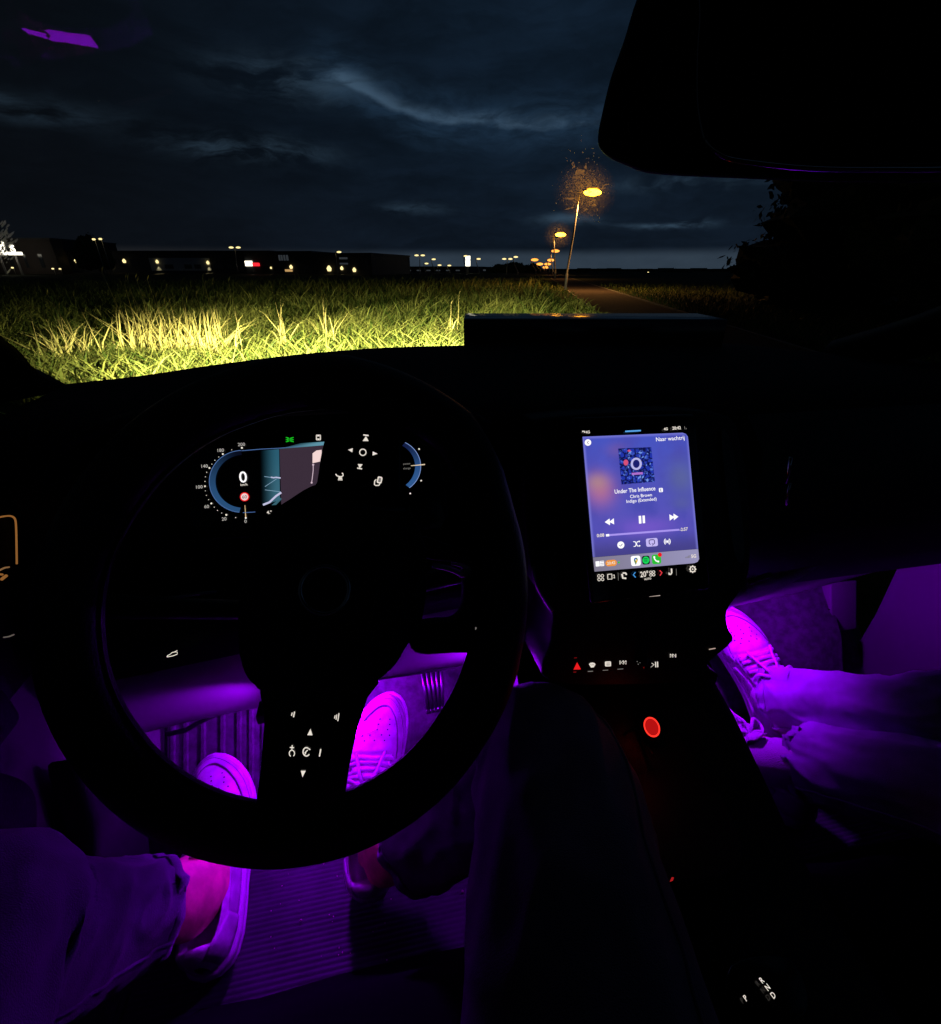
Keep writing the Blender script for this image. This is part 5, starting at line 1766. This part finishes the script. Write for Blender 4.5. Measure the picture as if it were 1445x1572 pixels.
# wheel arch bulging into the passenger bulkhead
rows = []
for x in np.linspace(0.60, 0.965, 24):
    q = max(0.0, min(1.0, (x - .76) / .16))
    q = q * q * (3 - 2 * q)
    q2 = max(0.0, min(1.0, (x - .93) / .06))
    h = 0.006 + 0.055 * q
    rows.append([TB.o + np.array([x, 0, 0]) + TB.u * s_ + TB_N * (h * (0.35 + 0.65 * min(1, max(0, s_ / .12)))) for s_ in np.linspace(-0.01, 0.37, 16)])
part(MB().grid(rows), 'bulkhead_padding', M['carpet'])

# ---- seats (seen only as dark edges)
def seat(x0, name):
    r = empty(name, parent=car)
    rows = []
    for (y, z) in ((0.315, 0.337), (0.305, 0.36), (0.27, 0.43), (0.25, 0.48), (0.22, 0.525), (0.15, 0.55), (-0.15, 0.52), (-0.35, 0.50)):
        rows.append([(x0 + sx * 0.25, y - 0.02 * abs(sx) ** 3, z + (0.03 if abs(sx) > .8 else 0) - 0.02 * (abs(sx) > .95)) for sx in (-1, -.85, -.6, -.2, .2, .6, .85, 1)])
    MB().grid(rows).build('seat_cushion', M['seat'], r)
    rows = []
    for (y, z) in ((-0.30, 0.50), (-0.36, 0.75), (-0.45, 1.0), (-0.50, 1.15), (-0.60, 1.17)):
        rows.append([(x0 + sx * 0.25, y + 0.05 * abs(sx) ** 2 * (z < 1.1), z) for sx in (-1, -.8, -.4, 0, .4, .8, 1)])
    MB().grid(rows).build('seat_back', M['seat'], r)


seat(-0.075, 'driver_seat')
seat(0.68, 'passenger_seat')

# ================================================================== LOOSE THINGS IN THE CAR
def incar(o):
    """a thing of its own that stands in the car's space"""
    o.rotation_euler = (0, 0, YAW)
    return o


# dark box on the dashboard
wq = [EYE + wray(*q) * (0.99 / wray(*q)[1]) for q in ((712, 490), (1118, 494))]
bx = MB().box((wq[0][0], .99, 1.05), (wq[1][0], 1.13, wq[0][2]))
b_o = tag(bx.build('dashboard_box', M['gloss'], None, bevel=0.004), 'wide flat black box with a glossy top lying on the dashboard', 'box')

# red lit plug in the console socket
pc = at_depth(1001, 1116, .57)
pn = unit(EYE - pc + np.array([0.02, -0.05, 0.10]))
plug = incar(empty('charger_plug'))
tag(plug, 'round charger plug glowing red in the console socket', 'charger')
PPn = Plane(pc, pn)
rr_ = np.linalg.norm(PPn.at(1001, 1132) - pc)


def turn(prof, plane, c, n=36):
    return MB().grid([[c + plane.n * z + (math.cos(2 * math.pi * j / n) * plane.r * 0.80 + math.sin(2 * math.pi * j / n) * plane.u) * q for j in range(n)] for (q, z) in prof], close_u=True)


turn([(rr_ * 1.12, -0.03), (rr_ * 1.12, -0.002), (rr_ * 1.0, 0.0), (rr_ * 0.98, -0.003)], PPn, pc).build('plug_body', M['gloss'], plug)
turn([(rr_ * 0.97, -0.003), (rr_ * 0.96, 0.0005), (rr_ * 0.84, 0.001), (rr_ * 0.82, -0.002)], PPn, pc).build('light_ring', M['redhot'], plug)
turn([(rr_ * 0.82, -0.002), (rr_ * 0.6, -0.0035), (rr_ * 0.3, -0.004), (1e-4, -0.004)], PPn, pc).build('plug_face', glow('red_plug_face', (0.46, 0.006, 0.006), 1.0), plug)
lamp('plug_light', 'POINT', pc + pn * 0.02, 0.012, (1, 0.03, 0.02), plug, shadow_soft_size=0.008)

# ribbed floor mats
def floor_mat(x0, x1, y0, y1, z, label):
    n = int((y1 - y0) / 0.0068)
    rows = []
    for i in range(n):
        ya = y0 + (y1 - y0) * i / n
        st = (y1 - y0) / n
        for (f_, h_) in ((0.0, 0.0), (0.2, 0.0002), (0.5, 0.0013), (0.8, 0.0002)):
            rows.append([(x0, ya + st * f_, z + h_), ((x0 + x1) / 2, ya + st * f_, z + h_), (x1, ya + st * f_, z + h_)])
    rows.append([(x0, y1, z), ((x0 + x1) / 2, y1, z), (x1, y1, z)])
    r = incar(empty('floor_mat'))
    tag(r, label, 'floor mat')
    MB().grid(rows).build('ribbed_surface', M['rubber'], r)
    eb = [(x0, y0, z), (x1, y0, z), (x1, y1, z), (x0, y1, z)]
    for a, b in ((0, 1), (1, 2), (2, 3), (3, 0)):
        MB().tube([eb[a], eb[b]], 0.006, 6).build('raised_edge', M['rubber'], r)
    return r


floor_mat(-0.40, 0.145, 0.16, 0.585, 0.343, 'ribbed rubber floor mat under the driver shoes, scattered with crumbs')
floor_mat(0.48, 1.02, 0.16, 0.585, 0.343, 'floor mat under the passenger shoes')
cb = MB()
qr = random.Random(9)
for (px, py, q) in [(462, 1413, 1.6), (497, 1325, 1.5), (500, 1317, 1.3), (535, 1322, 1.4), (433, 1360, .9), (506, 1404, .8), (512, 1407, .8), (521, 1455, .9), (526, 1462, .9), (538, 1463, .8), (520, 1466, .8), (594, 1474, .9), (391, 1540, 1.4), (416, 1438, 1.0), (370, 1393, .7), (710, 1368, 1.9)] + [(qr.uniform(390, 650), qr.uniform(1340, 1540), qr.uniform(.4, .8)) for _ in range(26)]:
    c = at_z(px, py, 0.3465)
    s_ = 0.0011 * q
    P_ = [c + np.array(v) * s_ * qr.uniform(.7, 1.3) for v in ((1, 0, 0), (-1, 0, 0), (0, 1, 0), (0, -1, 0), (0, 0, 1.2), (0, 0, -1))]
    cb.add(P_, [(0, 2, 4), (2, 1, 4), (1, 3, 4), (3, 0, 4), (2, 0, 5), (1, 2, 5), (3, 1, 5), (0, 3, 5)])
tag(incar(cb.build('crumbs', M['crumb'], None, smooth=False)), 'pale crumbs scattered on the driver floor mat', 'crumbs', kind='stuff')

# dust on the windscreen, with flecks and discs added as sign glare and lamp halo
def dust_glare_or_halo(name, rough, ior, share):
    m = bpy.data.materials.new(name)
    m.use_nodes = True
    nt = m.node_tree
    for n_ in list(nt.nodes):
        nt.nodes.remove(n_)
    t_ = nt.nodes.new('ShaderNodeBsdfTransparent')
    r_ = nt.nodes.new('ShaderNodeBsdfRefraction')
    r_.inputs['Roughness'].default_value = rough
    r_.inputs['IOR'].default_value = ior
    x_ = nt.nodes.new('ShaderNodeMixShader')
    x_.inputs[0].default_value = share
    nt.links.new(t_.outputs[0], x_.inputs[1])
    nt.links.new(r_.outputs[0], x_.inputs[2])
    o_ = nt.nodes.new('ShaderNodeOutputMaterial')
    nt.links.new(x_.outputs[0], o_.inputs[0])
    return m


M['dust_glare'] = dust_glare_or_halo('dust_and_glare', 0.62, 1.3, 0.75)
M['halo_film'] = dust_glare_or_halo('halo_disc', 0.46, 1.3, 0.22)
nt = M['halo_film'].node_tree
k = NodeKit(nt)
ca = k.new('ShaderNodeAttribute', attribute_name='cover')
tx = k.new('ShaderNodeTexCoord')
nt.links.new(k.math('MULTIPLY', k.math('MULTIPLY', ca.outputs['Fac'], 0.55), k.ramp(k.noise(tx.outputs['Object'], 420.0, 4, 0.7), 0.30, 0.70)), nt.nodes['Mix Shader'].inputs[0])
lbvh = BVHTree.FromPolygons([tuple(p) for p in lowg.v + upr.v], lowg.f + [tuple(i + len(lowg.v) for i in f) for f in upr.f])


def on_glass(px, py):
    h, nn, _i, _d = lbvh.ray_cast(Vector(EYE), Vector(ray(px, py)).normalized())
    return np.array(h)


def fleck(mb, px, py, r, q, k=6, stretch=1.0, ang=0.0):
    """a small drop or grain standing on the inside of the pane, rounded towards the driver"""
    c = on_glass(px, py)
    w = unit(EYE - c)
    c = c + w * 0.001
    s_ = np.linalg.norm(c - EYE) * r / FPX
    e1 = unit(np.cross(w, np.array([0, 0, 1.0])))
    e2 = np.cross(w, e1)
    f1, f2 = e1 * math.cos(ang) + e2 * math.sin(ang), e2 * math.cos(ang) - e1 * math.sin(ang)
    b = len(mb.v)
    mb.v += [c + (f1 * math.cos(a) * stretch + f2 * math.sin(a)) * s_ * q.uniform(.7, 1.25) for a in np.linspace(0, 2 * math.pi, k + 1)[:-1]]
    mb.f.append(tuple(range(b, b + k)))


q_ = random.Random(21)
mb = MB()
for i in range(260):
    a, rr = q_.uniform(0, 6.283), abs(q_.gauss(0, 22)) + 6
    x, y = 896 + rr * math.cos(a) * 0.85, 286 + rr * math.sin(a) * 1.15
    if y > 345:
        continue
    fleck(mb, x, y, q_.uniform(.3, .85), q_)
for (x, y, r, s, an) in ((889, 264, 3.0, 1.6, .1), (895, 263, 2.2, 1.2, .4), (882, 255, 1.6, 1, 1.2), (899, 256, 2.0, 1, 0), (886, 272, 1.2, 5, .05), (880, 250, 1.6, 1.2, 0), (876, 305, 1.2, 6, 0), (874, 320, .8, 7, .2), (924, 289, 1.0, 6, .15), (930, 284, .9, 4, .3),
                          (912, 307, 1.8, 1.3, 0), (908, 310, 1.5, 1, 0), (913, 315, 1.6, 1.2, 0), (917, 322, 1.2, 1, 0), (900, 322, 1.4, 1.5, 0), (905, 280, .9, 5, -.2), (860, 366, .8, 5, .1), (858, 352, .9, 2, 0)):
    fleck(mb, x, y, r, q_, 8, s, an)
d_ = mb.build('dust_and_glare_speck', M['dust_glare'], wsc, smooth=False, fix=False)
d_['kind'] = 'stuff'
mb = MB()  # flecks added to give the lit sign its glare lines
for i in range(60):
    x, y = abs(q_.gauss(0, 12)), 376 + q_.gauss(0, 16)
    a = math.atan2(y - 374, x - 4)
    fleck(mb, x, y, q_.uniform(.5, 1.0), q_, 6, q_.uniform(1, 6), a if q_.random() < .0 else q_.uniform(.7, 1.0))
d_ = mb.build('dust_and_glare_speck', M['dust_glare'], wsc, smooth=False, fix=False)
d_['kind'] = 'stuff'


def halo(px, py, r0, r1):
    rows = []
    for rr in np.linspace(r0, r1, 7):
        row = []
        for j in range(28):
            a = 2 * math.pi * j / 28
            c = on_glass(px + rr * math.cos(a), py + rr * math.sin(a))
            row.append(c + unit(EYE - c) * 0.0006)
        rows.append(row)
    # added disc turned square to the driver's eye, so the lamp gets a halo
    c = np.mean(rows[1], axis=0)
    w = unit(EYE - c)
    rows = [[EYE + (p - EYE) * (((c - EYE) @ w) / ((p - EYE) @ w)) for p in r_] for r_ in rows]
    o = MB().grid(rows, close_u=True).build('halo_disc', M['halo_film'], wsc, smooth=False, fix=False)
    at_ = o.data.attributes.new('cover', 'FLOAT', 'POINT')
    at_.data.foreach_set('value', [v for k_ in range(len(rows)) for v in [max(0.0, 1 - k_ / (len(rows) - 1)) ** 1.6] * 28])
    return o


halo(898, 293, 3, 50)
halo(857, 361, 6, 24)

# ================================================================== THE TWO PEOPLE (legs, as far as the photograph shows them)
WT = ([0, .02, .05, .12, .22, .32, .45, .55, .66, .76, .84, .90, .95, .98, 1.0], [.006, .020, .027, .032, .033, .033, .037, .042, .0465, .0465, .043, .036, .026, .016, .002])
HT = ([0, .015, .05, .15, .28, .36, .42, .50, .60, .70, .80, .88, .94, .98, 1.0], [.040, .058, .066, .060, .060, .070, .070, .060, .047, .040, .036, .030, .022, .013, .003])


class Shoe:
    def __init__(self, heel, toe, up=(0, 0, 1), side=1, roll=0.0):
        self.o = np.asarray(heel, float)
        v = np.asarray(toe, float) - self.o
        self.L = np.linalg.norm(v)
        self.y = v / self.L
        self.x = unit(np.cross(self.y, np.asarray(up, float)))
        self.z = np.cross(self.x, self.y)
        if roll:
            c, s = math.cos(roll), math.sin(roll)
            self.x, self.z = self.x * c + self.z * s, self.z * c - self.x * s
        self.side = side
        self.k = self.L / 0.295

    def W(self, p):
        return self.o + self.x * p[0] + self.y * p[1] + self.z * p[2]

    def bend(self, t):
        return self.side * (0.010 * math.sin(math.pi * t) - 0.012 * max(0, t - .6) ** 1.5 * 4)

    def S(self, t, phi, off=0.0):
        w = np.interp(t, *WT)
        h = np.interp(t, *HT)
        c, s = math.cos(phi), math.sin(phi)
        ex = 0.80 if t > .45 else 0.62
        x = w * math.copysign(abs(c) ** ex, c)
        z = h * abs(s) ** (0.95 if t > .45 else 0.75)
        # collar opening
        if t < .42:
            k = max(0, min(1, (s - .80) / .12)) * max(0, min(1, (t - .05) / .03)) * max(0, min(1, (.40 - t) / .05))
            z -= k * min(h * .7, .045)
        # toe creases
        z -= 0.0028 * math.exp(-((t - .625 - .02 * c * c) / .010) ** 2) * s + 0.0018 * math.exp(-((t - .595 - .02 * c * c) / .008) ** 2) * s
        p = np.array([x + self.bend(t), t * self.L, 0.028 + z])
        if off:
            e = 1e-3
            a = self.S(min(1, t + e), phi) - self.S(max(0, t - e), phi)
            b = self.S(t, min(math.pi, phi + .02)) - self.S(t, max(0, phi - .02))
            n = np.cross(b, a)
            ln = np.linalg.norm(n)
            ctr = np.array([self.bend(t), t * self.L, 0.028])
            n = n / ln if ln > 1e-12 else np.array([0, 0, 1.0])
            if n @ (p - ctr) < 0:
                n = -n
            p = p + n * off
        return p

    def patch(self, fn, nu, nv, off=0.0016):
        rows = [[self.W(self.S(*fn(i / nu, j / nv), off)) for j in range(nv + 1)] for i in range(nu + 1)]
        # turn the rim down onto the shoe
        def low(i, j):
            return self.W(self.S(*fn(i / nu, j / nv), -0.0012))
        R2 = [[low(0, j) for j in range(nv + 1)]] + rows + [[low(nu, j) for j in range(nv + 1)]]
        out = []
        for q, r in enumerate(R2):
            i = max(0, min(nu, q - 1))
            out.append([low(i, 0)] + r + [low(i, nv)])
        return MB().grid(out)

    def build(self, parent, upper_m, over_m, bow=True):
        o = None
        ts = list(np.linspace(0, .45, 34)) + list(np.linspace(.46, .9, 52)) + list(np.linspace(.91, 1, 16))
        rows = [[self.W(self.S(t, math.pi * j / 36)) for j in range(37)] for t in ts]
        o = MB().grid(rows).build('shoe', upper_m, parent)
        # sole: a thick cup with a line round it
        pr_ = []
        tt = [0.5 - 0.5 * math.cos(math.pi * i / 40) for i in range(41)]
        ol = [(np.interp(t, *WT), t) for t in tt] + [(-np.interp(t, *WT), t) for t in reversed(tt[1:-1])]
        for (grow, z) in ((-.004, 0.0), (.001, .003), (.003, .010), (.0036, .0165), (.0024, .0172), (.0024, .0186), (.0036, .0192), (.0034, .029), (.0022, .031), (-.003, .0312)):
            ring_ = []
            for (w, t) in ol:
                y = t * self.L
                yy = y + grow * (2 * t - 1) * 1.2
                toe_up = 0.010 * max(0, t - .75) ** 2 * 16 * .4
                sg = 1 if w >= 0 else -1
                ring_.append(self.W((w + sg * max(grow, -.004) + self.bend(t), yy, z + toe_up)))
            pr_.append(ring_)
        so = MB().grid(pr_, close_u=True)
        n = len(ol)
        so.f.append(tuple(range(n)))
        so.build('sole', M['sole'], o)
        # mudguard round the toe
        def mud(u, v):
            a = u
            s_ = math.sin(math.pi * a)
            to, po = .60 + .385 * s_ ** .55, math.pi * a
            ti, pi_ = .58 + .325 * s_ ** .75, math.pi * (.5 + (a - .5) * .66)
            if v == 0:
                return (min(to, .992), min(max(po, .03), math.pi - .03))
            return (to + (ti - to) * v, po + (pi_ - po) * v)
        self.patch(mud, 44, 6, .0020).build('toe_guard', over_m, o)
        sm = [self.W(self.S(*mud(i / 60, 1.02), .0012)) for i in range(1, 60)]
        MB().tube(sm, .0013, 6).build('seam', M['seam'], o)
        sm = [self.W(self.S(*mud(i / 60, .45), .0022)) for i in range(1, 60)]
        MB().tube(sm, .0006, 5).build('seam', M['seam'], o)
        # eyestays either side of the lacing, quarter panels and heel counter
        for sg in (0, 1):
            m_ = (lambda p: p) if sg == 0 else (lambda p: math.pi - p)
            self.patch(lambda u, v: (.385 + .25 * u - .03 * v * u, m_(1.02 - .10 * u + (-.42 + .12 * u) * v)), 14, 5, .0022).build('eyestay', over_m, o)
            self.patch(lambda u, v: (.15 + .40 * u, m_(.10 + (.42 + .10 * math.sin(2.6 * u)) * v * (1 - .55 * u * u))), 16, 5, .0016).build('side_panel', over_m, o)
            self.patch(lambda u, v: (.012 + .15 * u, m_(.05 + (1.0 - .5 * u) * v)), 8, 6, .0018).build('heel_counter', over_m, o)
        # tongue
        tg = [[self.W((self.bend(.42) + x * (1 - .12 * i), (.445 - .085 * i / 4) * self.L, .028 + .066 + .0085 * i - 16 * x * x)) for x in np.linspace(-.022, .022, 9)] for i in range(5)]
        tg2 = [[p - self.z * .007 for p in r] for r in tg]
        MB().grid(tg + tg2[::-1]).build('tongue', upper_m, o)
        # perforations
        mb = MB()
        for (t, offs) in ((.76, (-.30, 0, .30)), (.79, (-.34, -.0, .34)), (.82, (-.30, 0, .30)), (.73, (-.42, .42, -.14, .14)), (.70, (-.28, .28, 0))):
            for q in offs:
                ph = math.pi / 2 + q
                c = self.S(t, ph, .0007)
                e1 = unit(self.S(t + .004, ph, .0007) - c)
                e2 = unit(self.S(t, ph + .03, .0007) - c)
                mb.add([self.W(c + (e1 * math.cos(a) + e2 * math.sin(a)) * .0015) for a in np.linspace(0, 2 * math.pi, 9)[:-1]], [tuple(range(8))])
        pf = mb.build('perforation', M['hole'], o, smooth=False, fix=False)
        pf['kind'] = 'stuff'
        # laces: flat bars across, crossing pairs, ends in the eyelets
        rg = random.Random(int(abs(self.o[0]) * 1e4))
        for i in range(6):
            t = .415 + .037 * i
            tilt = .012 * (1 if i % 2 else -1)
            pth = [self.S(t + tilt * math.cos(p) + .004 * math.sin(3 * p + i), p, .0040 + .0018 * math.sin(p)) for p in np.linspace(.86, math.pi - .86, 12)]
            self.flat(pth, .0036, .0017).build('lace', M['lace'], o)
        eb = MB()
        for i in range(6):
            for sg in (0, 1):
                t = .412 + .037 * i
                ph = .84 if sg == 0 else math.pi - .84
                c = self.S(t, ph, .0034)
                e1, e2 = unit(self.S(t + .004, ph) - self.S(t, ph)), unit(self.S(t, ph + .03) - self.S(t, ph))
                eb.add([self.W(c + (e1 * math.cos(a) + e2 * math.sin(a)) * .0022) for a in np.linspace(0, 2 * math.pi, 9)[:-1]], [tuple(range(8))])
        eb.build('eyelet', M['hole'], o, smooth=False, fix=False)
        if bow:
            for sg in (-1, 1):
                b0 = np.array([self.bend(.43), .425 * self.L, .028 + .073])
                lp = [b0, b0 + np.array([sg * .012, .008, .008]), b0 + np.array([sg * .030, .016, .004]), b0 + np.array([sg * .038, .006, -.006]), b0 + np.array([sg * .026, -.006, -.002]), b0 + np.array([sg * .010, -.003, .004]), b0]
                self.flat([q for q in spline(lp, 6)], .0030, .0016).build('lace_loop', M['lace'], o)
                en = [b0, b0 + np.array([sg * .010, .020, .004]), b0 + np.array([sg * .018, .044, -.010]), b0 + np.array([sg * .024, .060, -.016])]
                self.flat(spline(en, 6), .0026, .0014).build('lace_end', M['lace'], o)
        return o

    def flat(self, path, w, h):
        P = [self.W(p) for p in path]
        rows = []
        for i, p in enumerate(P):
            t = unit(P[min(i + 1, len(P) - 1)] - P[max(i - 1, 0)])
            s_ = np.cross(t, self.z)
            s_ = unit(s_) if np.linalg.norm(s_) > 1e-6 else self.x
            n_ = np.cross(s_, t)
            rows.append([p + s_ * w * math.cos(a) + n_ * h * math.sin(a) for a in np.linspace(0, 2 * math.pi, 9)[:-1]])
        return MB().grid(rows, close_u=True)


def trouser_leg(path, radii, seed, hem_open=True, folds=1.0, n=84, steps=110):
    """cloth tube along a limb with gathers at the hem and creases at the knee"""
    P = spline(path, steps // (len(path) - 1))
    s_ = np.linspace(0, 1, len(P))
    rr = np.interp(s_, np.linspace(0, 1, len(radii)), radii)
    rows = []
    prev = None
    for i, p in enumerate(P):
        t = unit(P[min(i + 1, len(P) - 1)] - P[max(i - 1, 0)])
        e1 = unit(np.cross(t, np.array([0.3, 0.1, 1.0]))) if prev is None else unit(prev - t * (prev @ t))
        prev = e1
        e2 = np.cross(t, e1)
        ring_ = []
        for j in range(n):
            a = 2 * math.pi * j / n
            d = e1 * math.cos(a) + e2 * math.sin(a)
            q = p + d * rr[i]
            along = noise.noise(Vector((math.cos(a) * 1.6 + seed, math.sin(a) * 1.6, s_[i] * 3.0)))
            cross = noise.noise(Vector((math.cos(a) * 1.1, math.sin(a) * 1.1 + seed, s_[i] * 13.0 + 1.5 * math.sin(a + seed))))
            ridge = 1 - abs(noise.noise(Vector((math.cos(a) * 2.2 + 5, math.sin(a) * 2.2 + seed, s_[i] * 6.0)))) * 2
            fine = noise.noise(Vector((q[0] * 60, q[1] * 60, q[2] * 60)))
            bunch = math.exp(-(s_[i] / .10) ** 2)
            fold = max(0.0, 1 - abs(noise.noise(Vector((math.cos(a) * 1.3 + seed, math.sin(a) * 1.3, s_[i] * 10.0 + math.cos(a + seed) * 1.2)))) * 4.5)
            k = rr[i] * folds * (0.09 * along + 0.06 * cross + 0.04 * ridge + (0.05 + 0.05 * bunch) * fold) + 0.0006 * fine
            ring_.append(p + d * (rr[i] + k))
        rows.append(ring_)
    # turned hem: a doubled edge, then the inside
    hem = rows[0]
    c0 = np.mean(hem, axis=0)
    t0 = unit(P[1] - P[0])
    inner = [c0 + (p - c0) * .94 for p in hem]
    deep = [c0 + (p - c0) * .90 + t0 * .05 for p in hem]
    edge = [p + (p - c0) * .02 for p in hem]
    seam = [p + (p - c0) * .035 + t0 * .012 for p in hem]
    seam2 = [p + (p - c0) * .005 + t0 * .014 for p in hem]
    return [deep, inner, edge, seam, seam2] + [r for r in rows[2:]]


def leg_body(name, pts, radii, edges, parent):
    """one continuous skin surface grown along joints"""
    me = bpy.data.meshes.new(name)
    me.from_pydata([tuple(map(float, p)) for p in pts], edges, [])
    o = bpy.data.objects.new(name, me)
    COL.objects.link(o)
    o.parent = parent
    sk = o.modifiers.new('skin', 'SKIN')
    sk.use_smooth_shade = True
    lay = me.skin_vertices[0] if me.skin_vertices else None
    if lay is None:
        bm = bmesh.new()
        bm.from_mesh(me)
        bm.verts.layers.skin.verify()
        bm.to_mesh(me)
        bm.free()
        lay = me.skin_vertices[0]
    for i, r in enumerate(radii):
        lay.data[i].radius = (r, r) if np.isscalar(r) else r
        lay.data[i].use_root = (i == 0)
    s_ = o.modifiers.new('subdivision', 'SUBSURF')
    s_.levels = s_.render_levels = 2
    me.materials.append(M['skin'])
    return o


def build_person(label, legs, pelvis, top, cloth):
    """legs: list of dict(shoe, ankle, knee, hip, hem radii...)"""
    r = incar(empty('person'))
    tag(r, label, 'person')
    pts, rad, edges = [np.array(pelvis), np.array(top)], [.13, .13], [(0, 1)]
    for L in legs:
        sh = L['shoe']
        b = len(pts)
        hip, knee, ank = (np.asarray(L[k_], float) for k_ in ('hip', 'knee', 'ankle'))
        calf = ank + (knee - ank) * .66
        low = ank + (knee - ank) * .25
        pts += [hip, knee, calf, low, ank, sh.W((sh.bend(.3), sh.L * .36, .062)), sh.W((sh.bend(.6), sh.L * .62, .042)), sh.W((sh.bend(.8), sh.L * .85, .036))]
        rad += [.085, .052, .048, .038, .040, .036, .026, .016]
        edges += [(0, b)] + [(b + i, b + i + 1) for i in range(7)]
        pts.append(sh.W((sh.bend(.12), sh.L * .13, .060)))
        rad.append(.027)
        edges.append((b + 4, len(pts) - 1))
    leg_body('body', pts, rad, edges, r)
    mb = MB()
    for L in legs:
        rows = trouser_leg(L['path'], L['radii'], L['seed'], folds=L.get('folds', 1.0))
        mb.grid(rows, close_u=True)
    hp = []
    for (p, q, wz) in ((np.array(pelvis) + np.array([0, .16, -.02]), .13, .08), (np.array(pelvis), .19, .11), (np.array(pelvis) + np.array([0, -.10, .06]), .20, .13), (np.array(top), .18, .13)):
        hp.append([p + np.array([math.cos(a) * q, 0, math.sin(a) * wz]) if True else 0 for a in np.linspace(0, 2 * math.pi, 29)[:-1]])
    mb.grid(hp, close_u=True)
    tr_ = mb.build('trousers', cloth, r)
    for L in legs:
        rows = trouser_leg(L['path'], L['radii'], L['seed'], folds=L.get('folds', 1.0))
        for j in (8, 44):
            MB().tube([q[j] + unit(q[j] - np.mean(q, axis=0)) * .0008 for q in rows[5:]], .0019, 5).build('side_seam', cloth, tr_)
    for L in legs:
        if L.get('sock'):
            sh, ank, knee = L['shoe'], np.asarray(L['ankle'], float), np.asarray(L['knee'], float)
            pth = spline([sh.W((sh.bend(.3), sh.L * .34, .058)), sh.W((sh.bend(.25), sh.L * .27, .078)), ank + (knee - ank) * .05, ank + (knee - ank) * .30], 6)
            MB().tube(pth, [.040 - .003 * math.cos(9 * i_) * .3 for i_ in range(len(pth))], 24).build('sock', M['sock'], r)
    for L in legs:
        L['shoe'].build(r, M['leath_white'], M[L.get('over', 'leath_shade')], L.get('bow', True))
    return r


drv_L = Shoe((-.284, .338, .350), (-.332, .628, .404), side=1, roll=.10)
drv_R = Shoe((-.080, .388, .352), (-.040, .655, .470), side=-1, roll=-.06)
build_person('driver in pale denim trousers with bare ankles and white leather shoes, one on the pedal', [
    dict(shoe=drv_L, ankle=at_z(292, 1372, .45), knee=at_z(-90, 1500, .68), hip=(-.17, -.2, .63), seed=1.3, bow=False,
         path=[at_z(228, 1398, .50), at_z(138, 1430, .555), at_z(20, 1470, .62), at_z(-90, 1500, .68), (-.36, .03, .71), (-.2, -.16, .66)], radii=[.055, .060, .072, .085, .088, .10, .11]),
    dict(shoe=drv_R, ankle=at_z(606, 1312, .45), knee=at_z(836, 1170, .70), hip=(.02, -.2, .63), seed=4.1, bow=True,
         path=[at_z(638, 1300, .485), at_z(700, 1250, .56), at_z(774, 1205, .64), at_z(836, 1170, .70), (.128, .19, .70), (.09, .02, .67), (.04, -.16, .64)], radii=[.056, .062, .068, .076, .082, .088, .10, .11]),
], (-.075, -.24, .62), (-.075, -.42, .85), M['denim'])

pas_R = Shoe((.722, .508, .356), (.690, .715, .535), side=1, roll=.34)
pas_L = Shoe((.655, .355, .350), (.575, .640, .362), side=-1, roll=.10)
build_person('passenger in pale trousers with white lace-up shoes, one foot resting on the bulkhead', [
    dict(shoe=pas_R, ankle=(.705, .508, .455), knee=at_z(1520, 1095, .60), hip=(.78, -.22, .62), seed=7.7, bow=True, sock=True,
         path=[at_z(1190, 1076, .45), at_z(1270, 1084, .50), at_z(1380, 1092, .56), at_z(1520, 1095, .60), (.94, .12, .66), (.86, -.05, .65), (.78, -.2, .64)], radii=[.062, .058, .052, .056, .085, .095, .105], folds=1.2),
    dict(shoe=pas_L, ankle=(.640, .402, .455), knee=(.80, .09, .66), hip=(.60, -.22, .62), seed=9.2, bow=True, sock=True,
         path=[at_z(1240, 1170, .45), (.69, .31, .53), (.745, .20, .60), (.80, .09, .655), (.74, -.04, .66), (.62, -.18, .64)], radii=[.060, .060, .064, .080, .09, .10, .105]),
], (.69, -.28, .61), (.69, -.46, .85), M['denim2'])


# ------------------------------------------------------------------ lettering becomes plain mesh
bpy.context.view_layer.update()
dg = bpy.context.evaluated_depsgraph_get()
for o in [q for q in sc.objects if q.type == 'FONT']:
    me = bpy.data.meshes.new_from_object(o.evaluated_get(dg))
    me.name = o.data.name
    n_ = bpy.data.objects.new('lettering', me)
    COL.objects.link(n_)
    n_.parent = o.parent
    n_.location, n_.rotation_euler, n_.scale = o.location, o.rotation_euler, o.scale
    nm = o.name
    cu = o.data
    bpy.data.objects.remove(o)
    bpy.data.curves.remove(cu)
    n_.name = nm
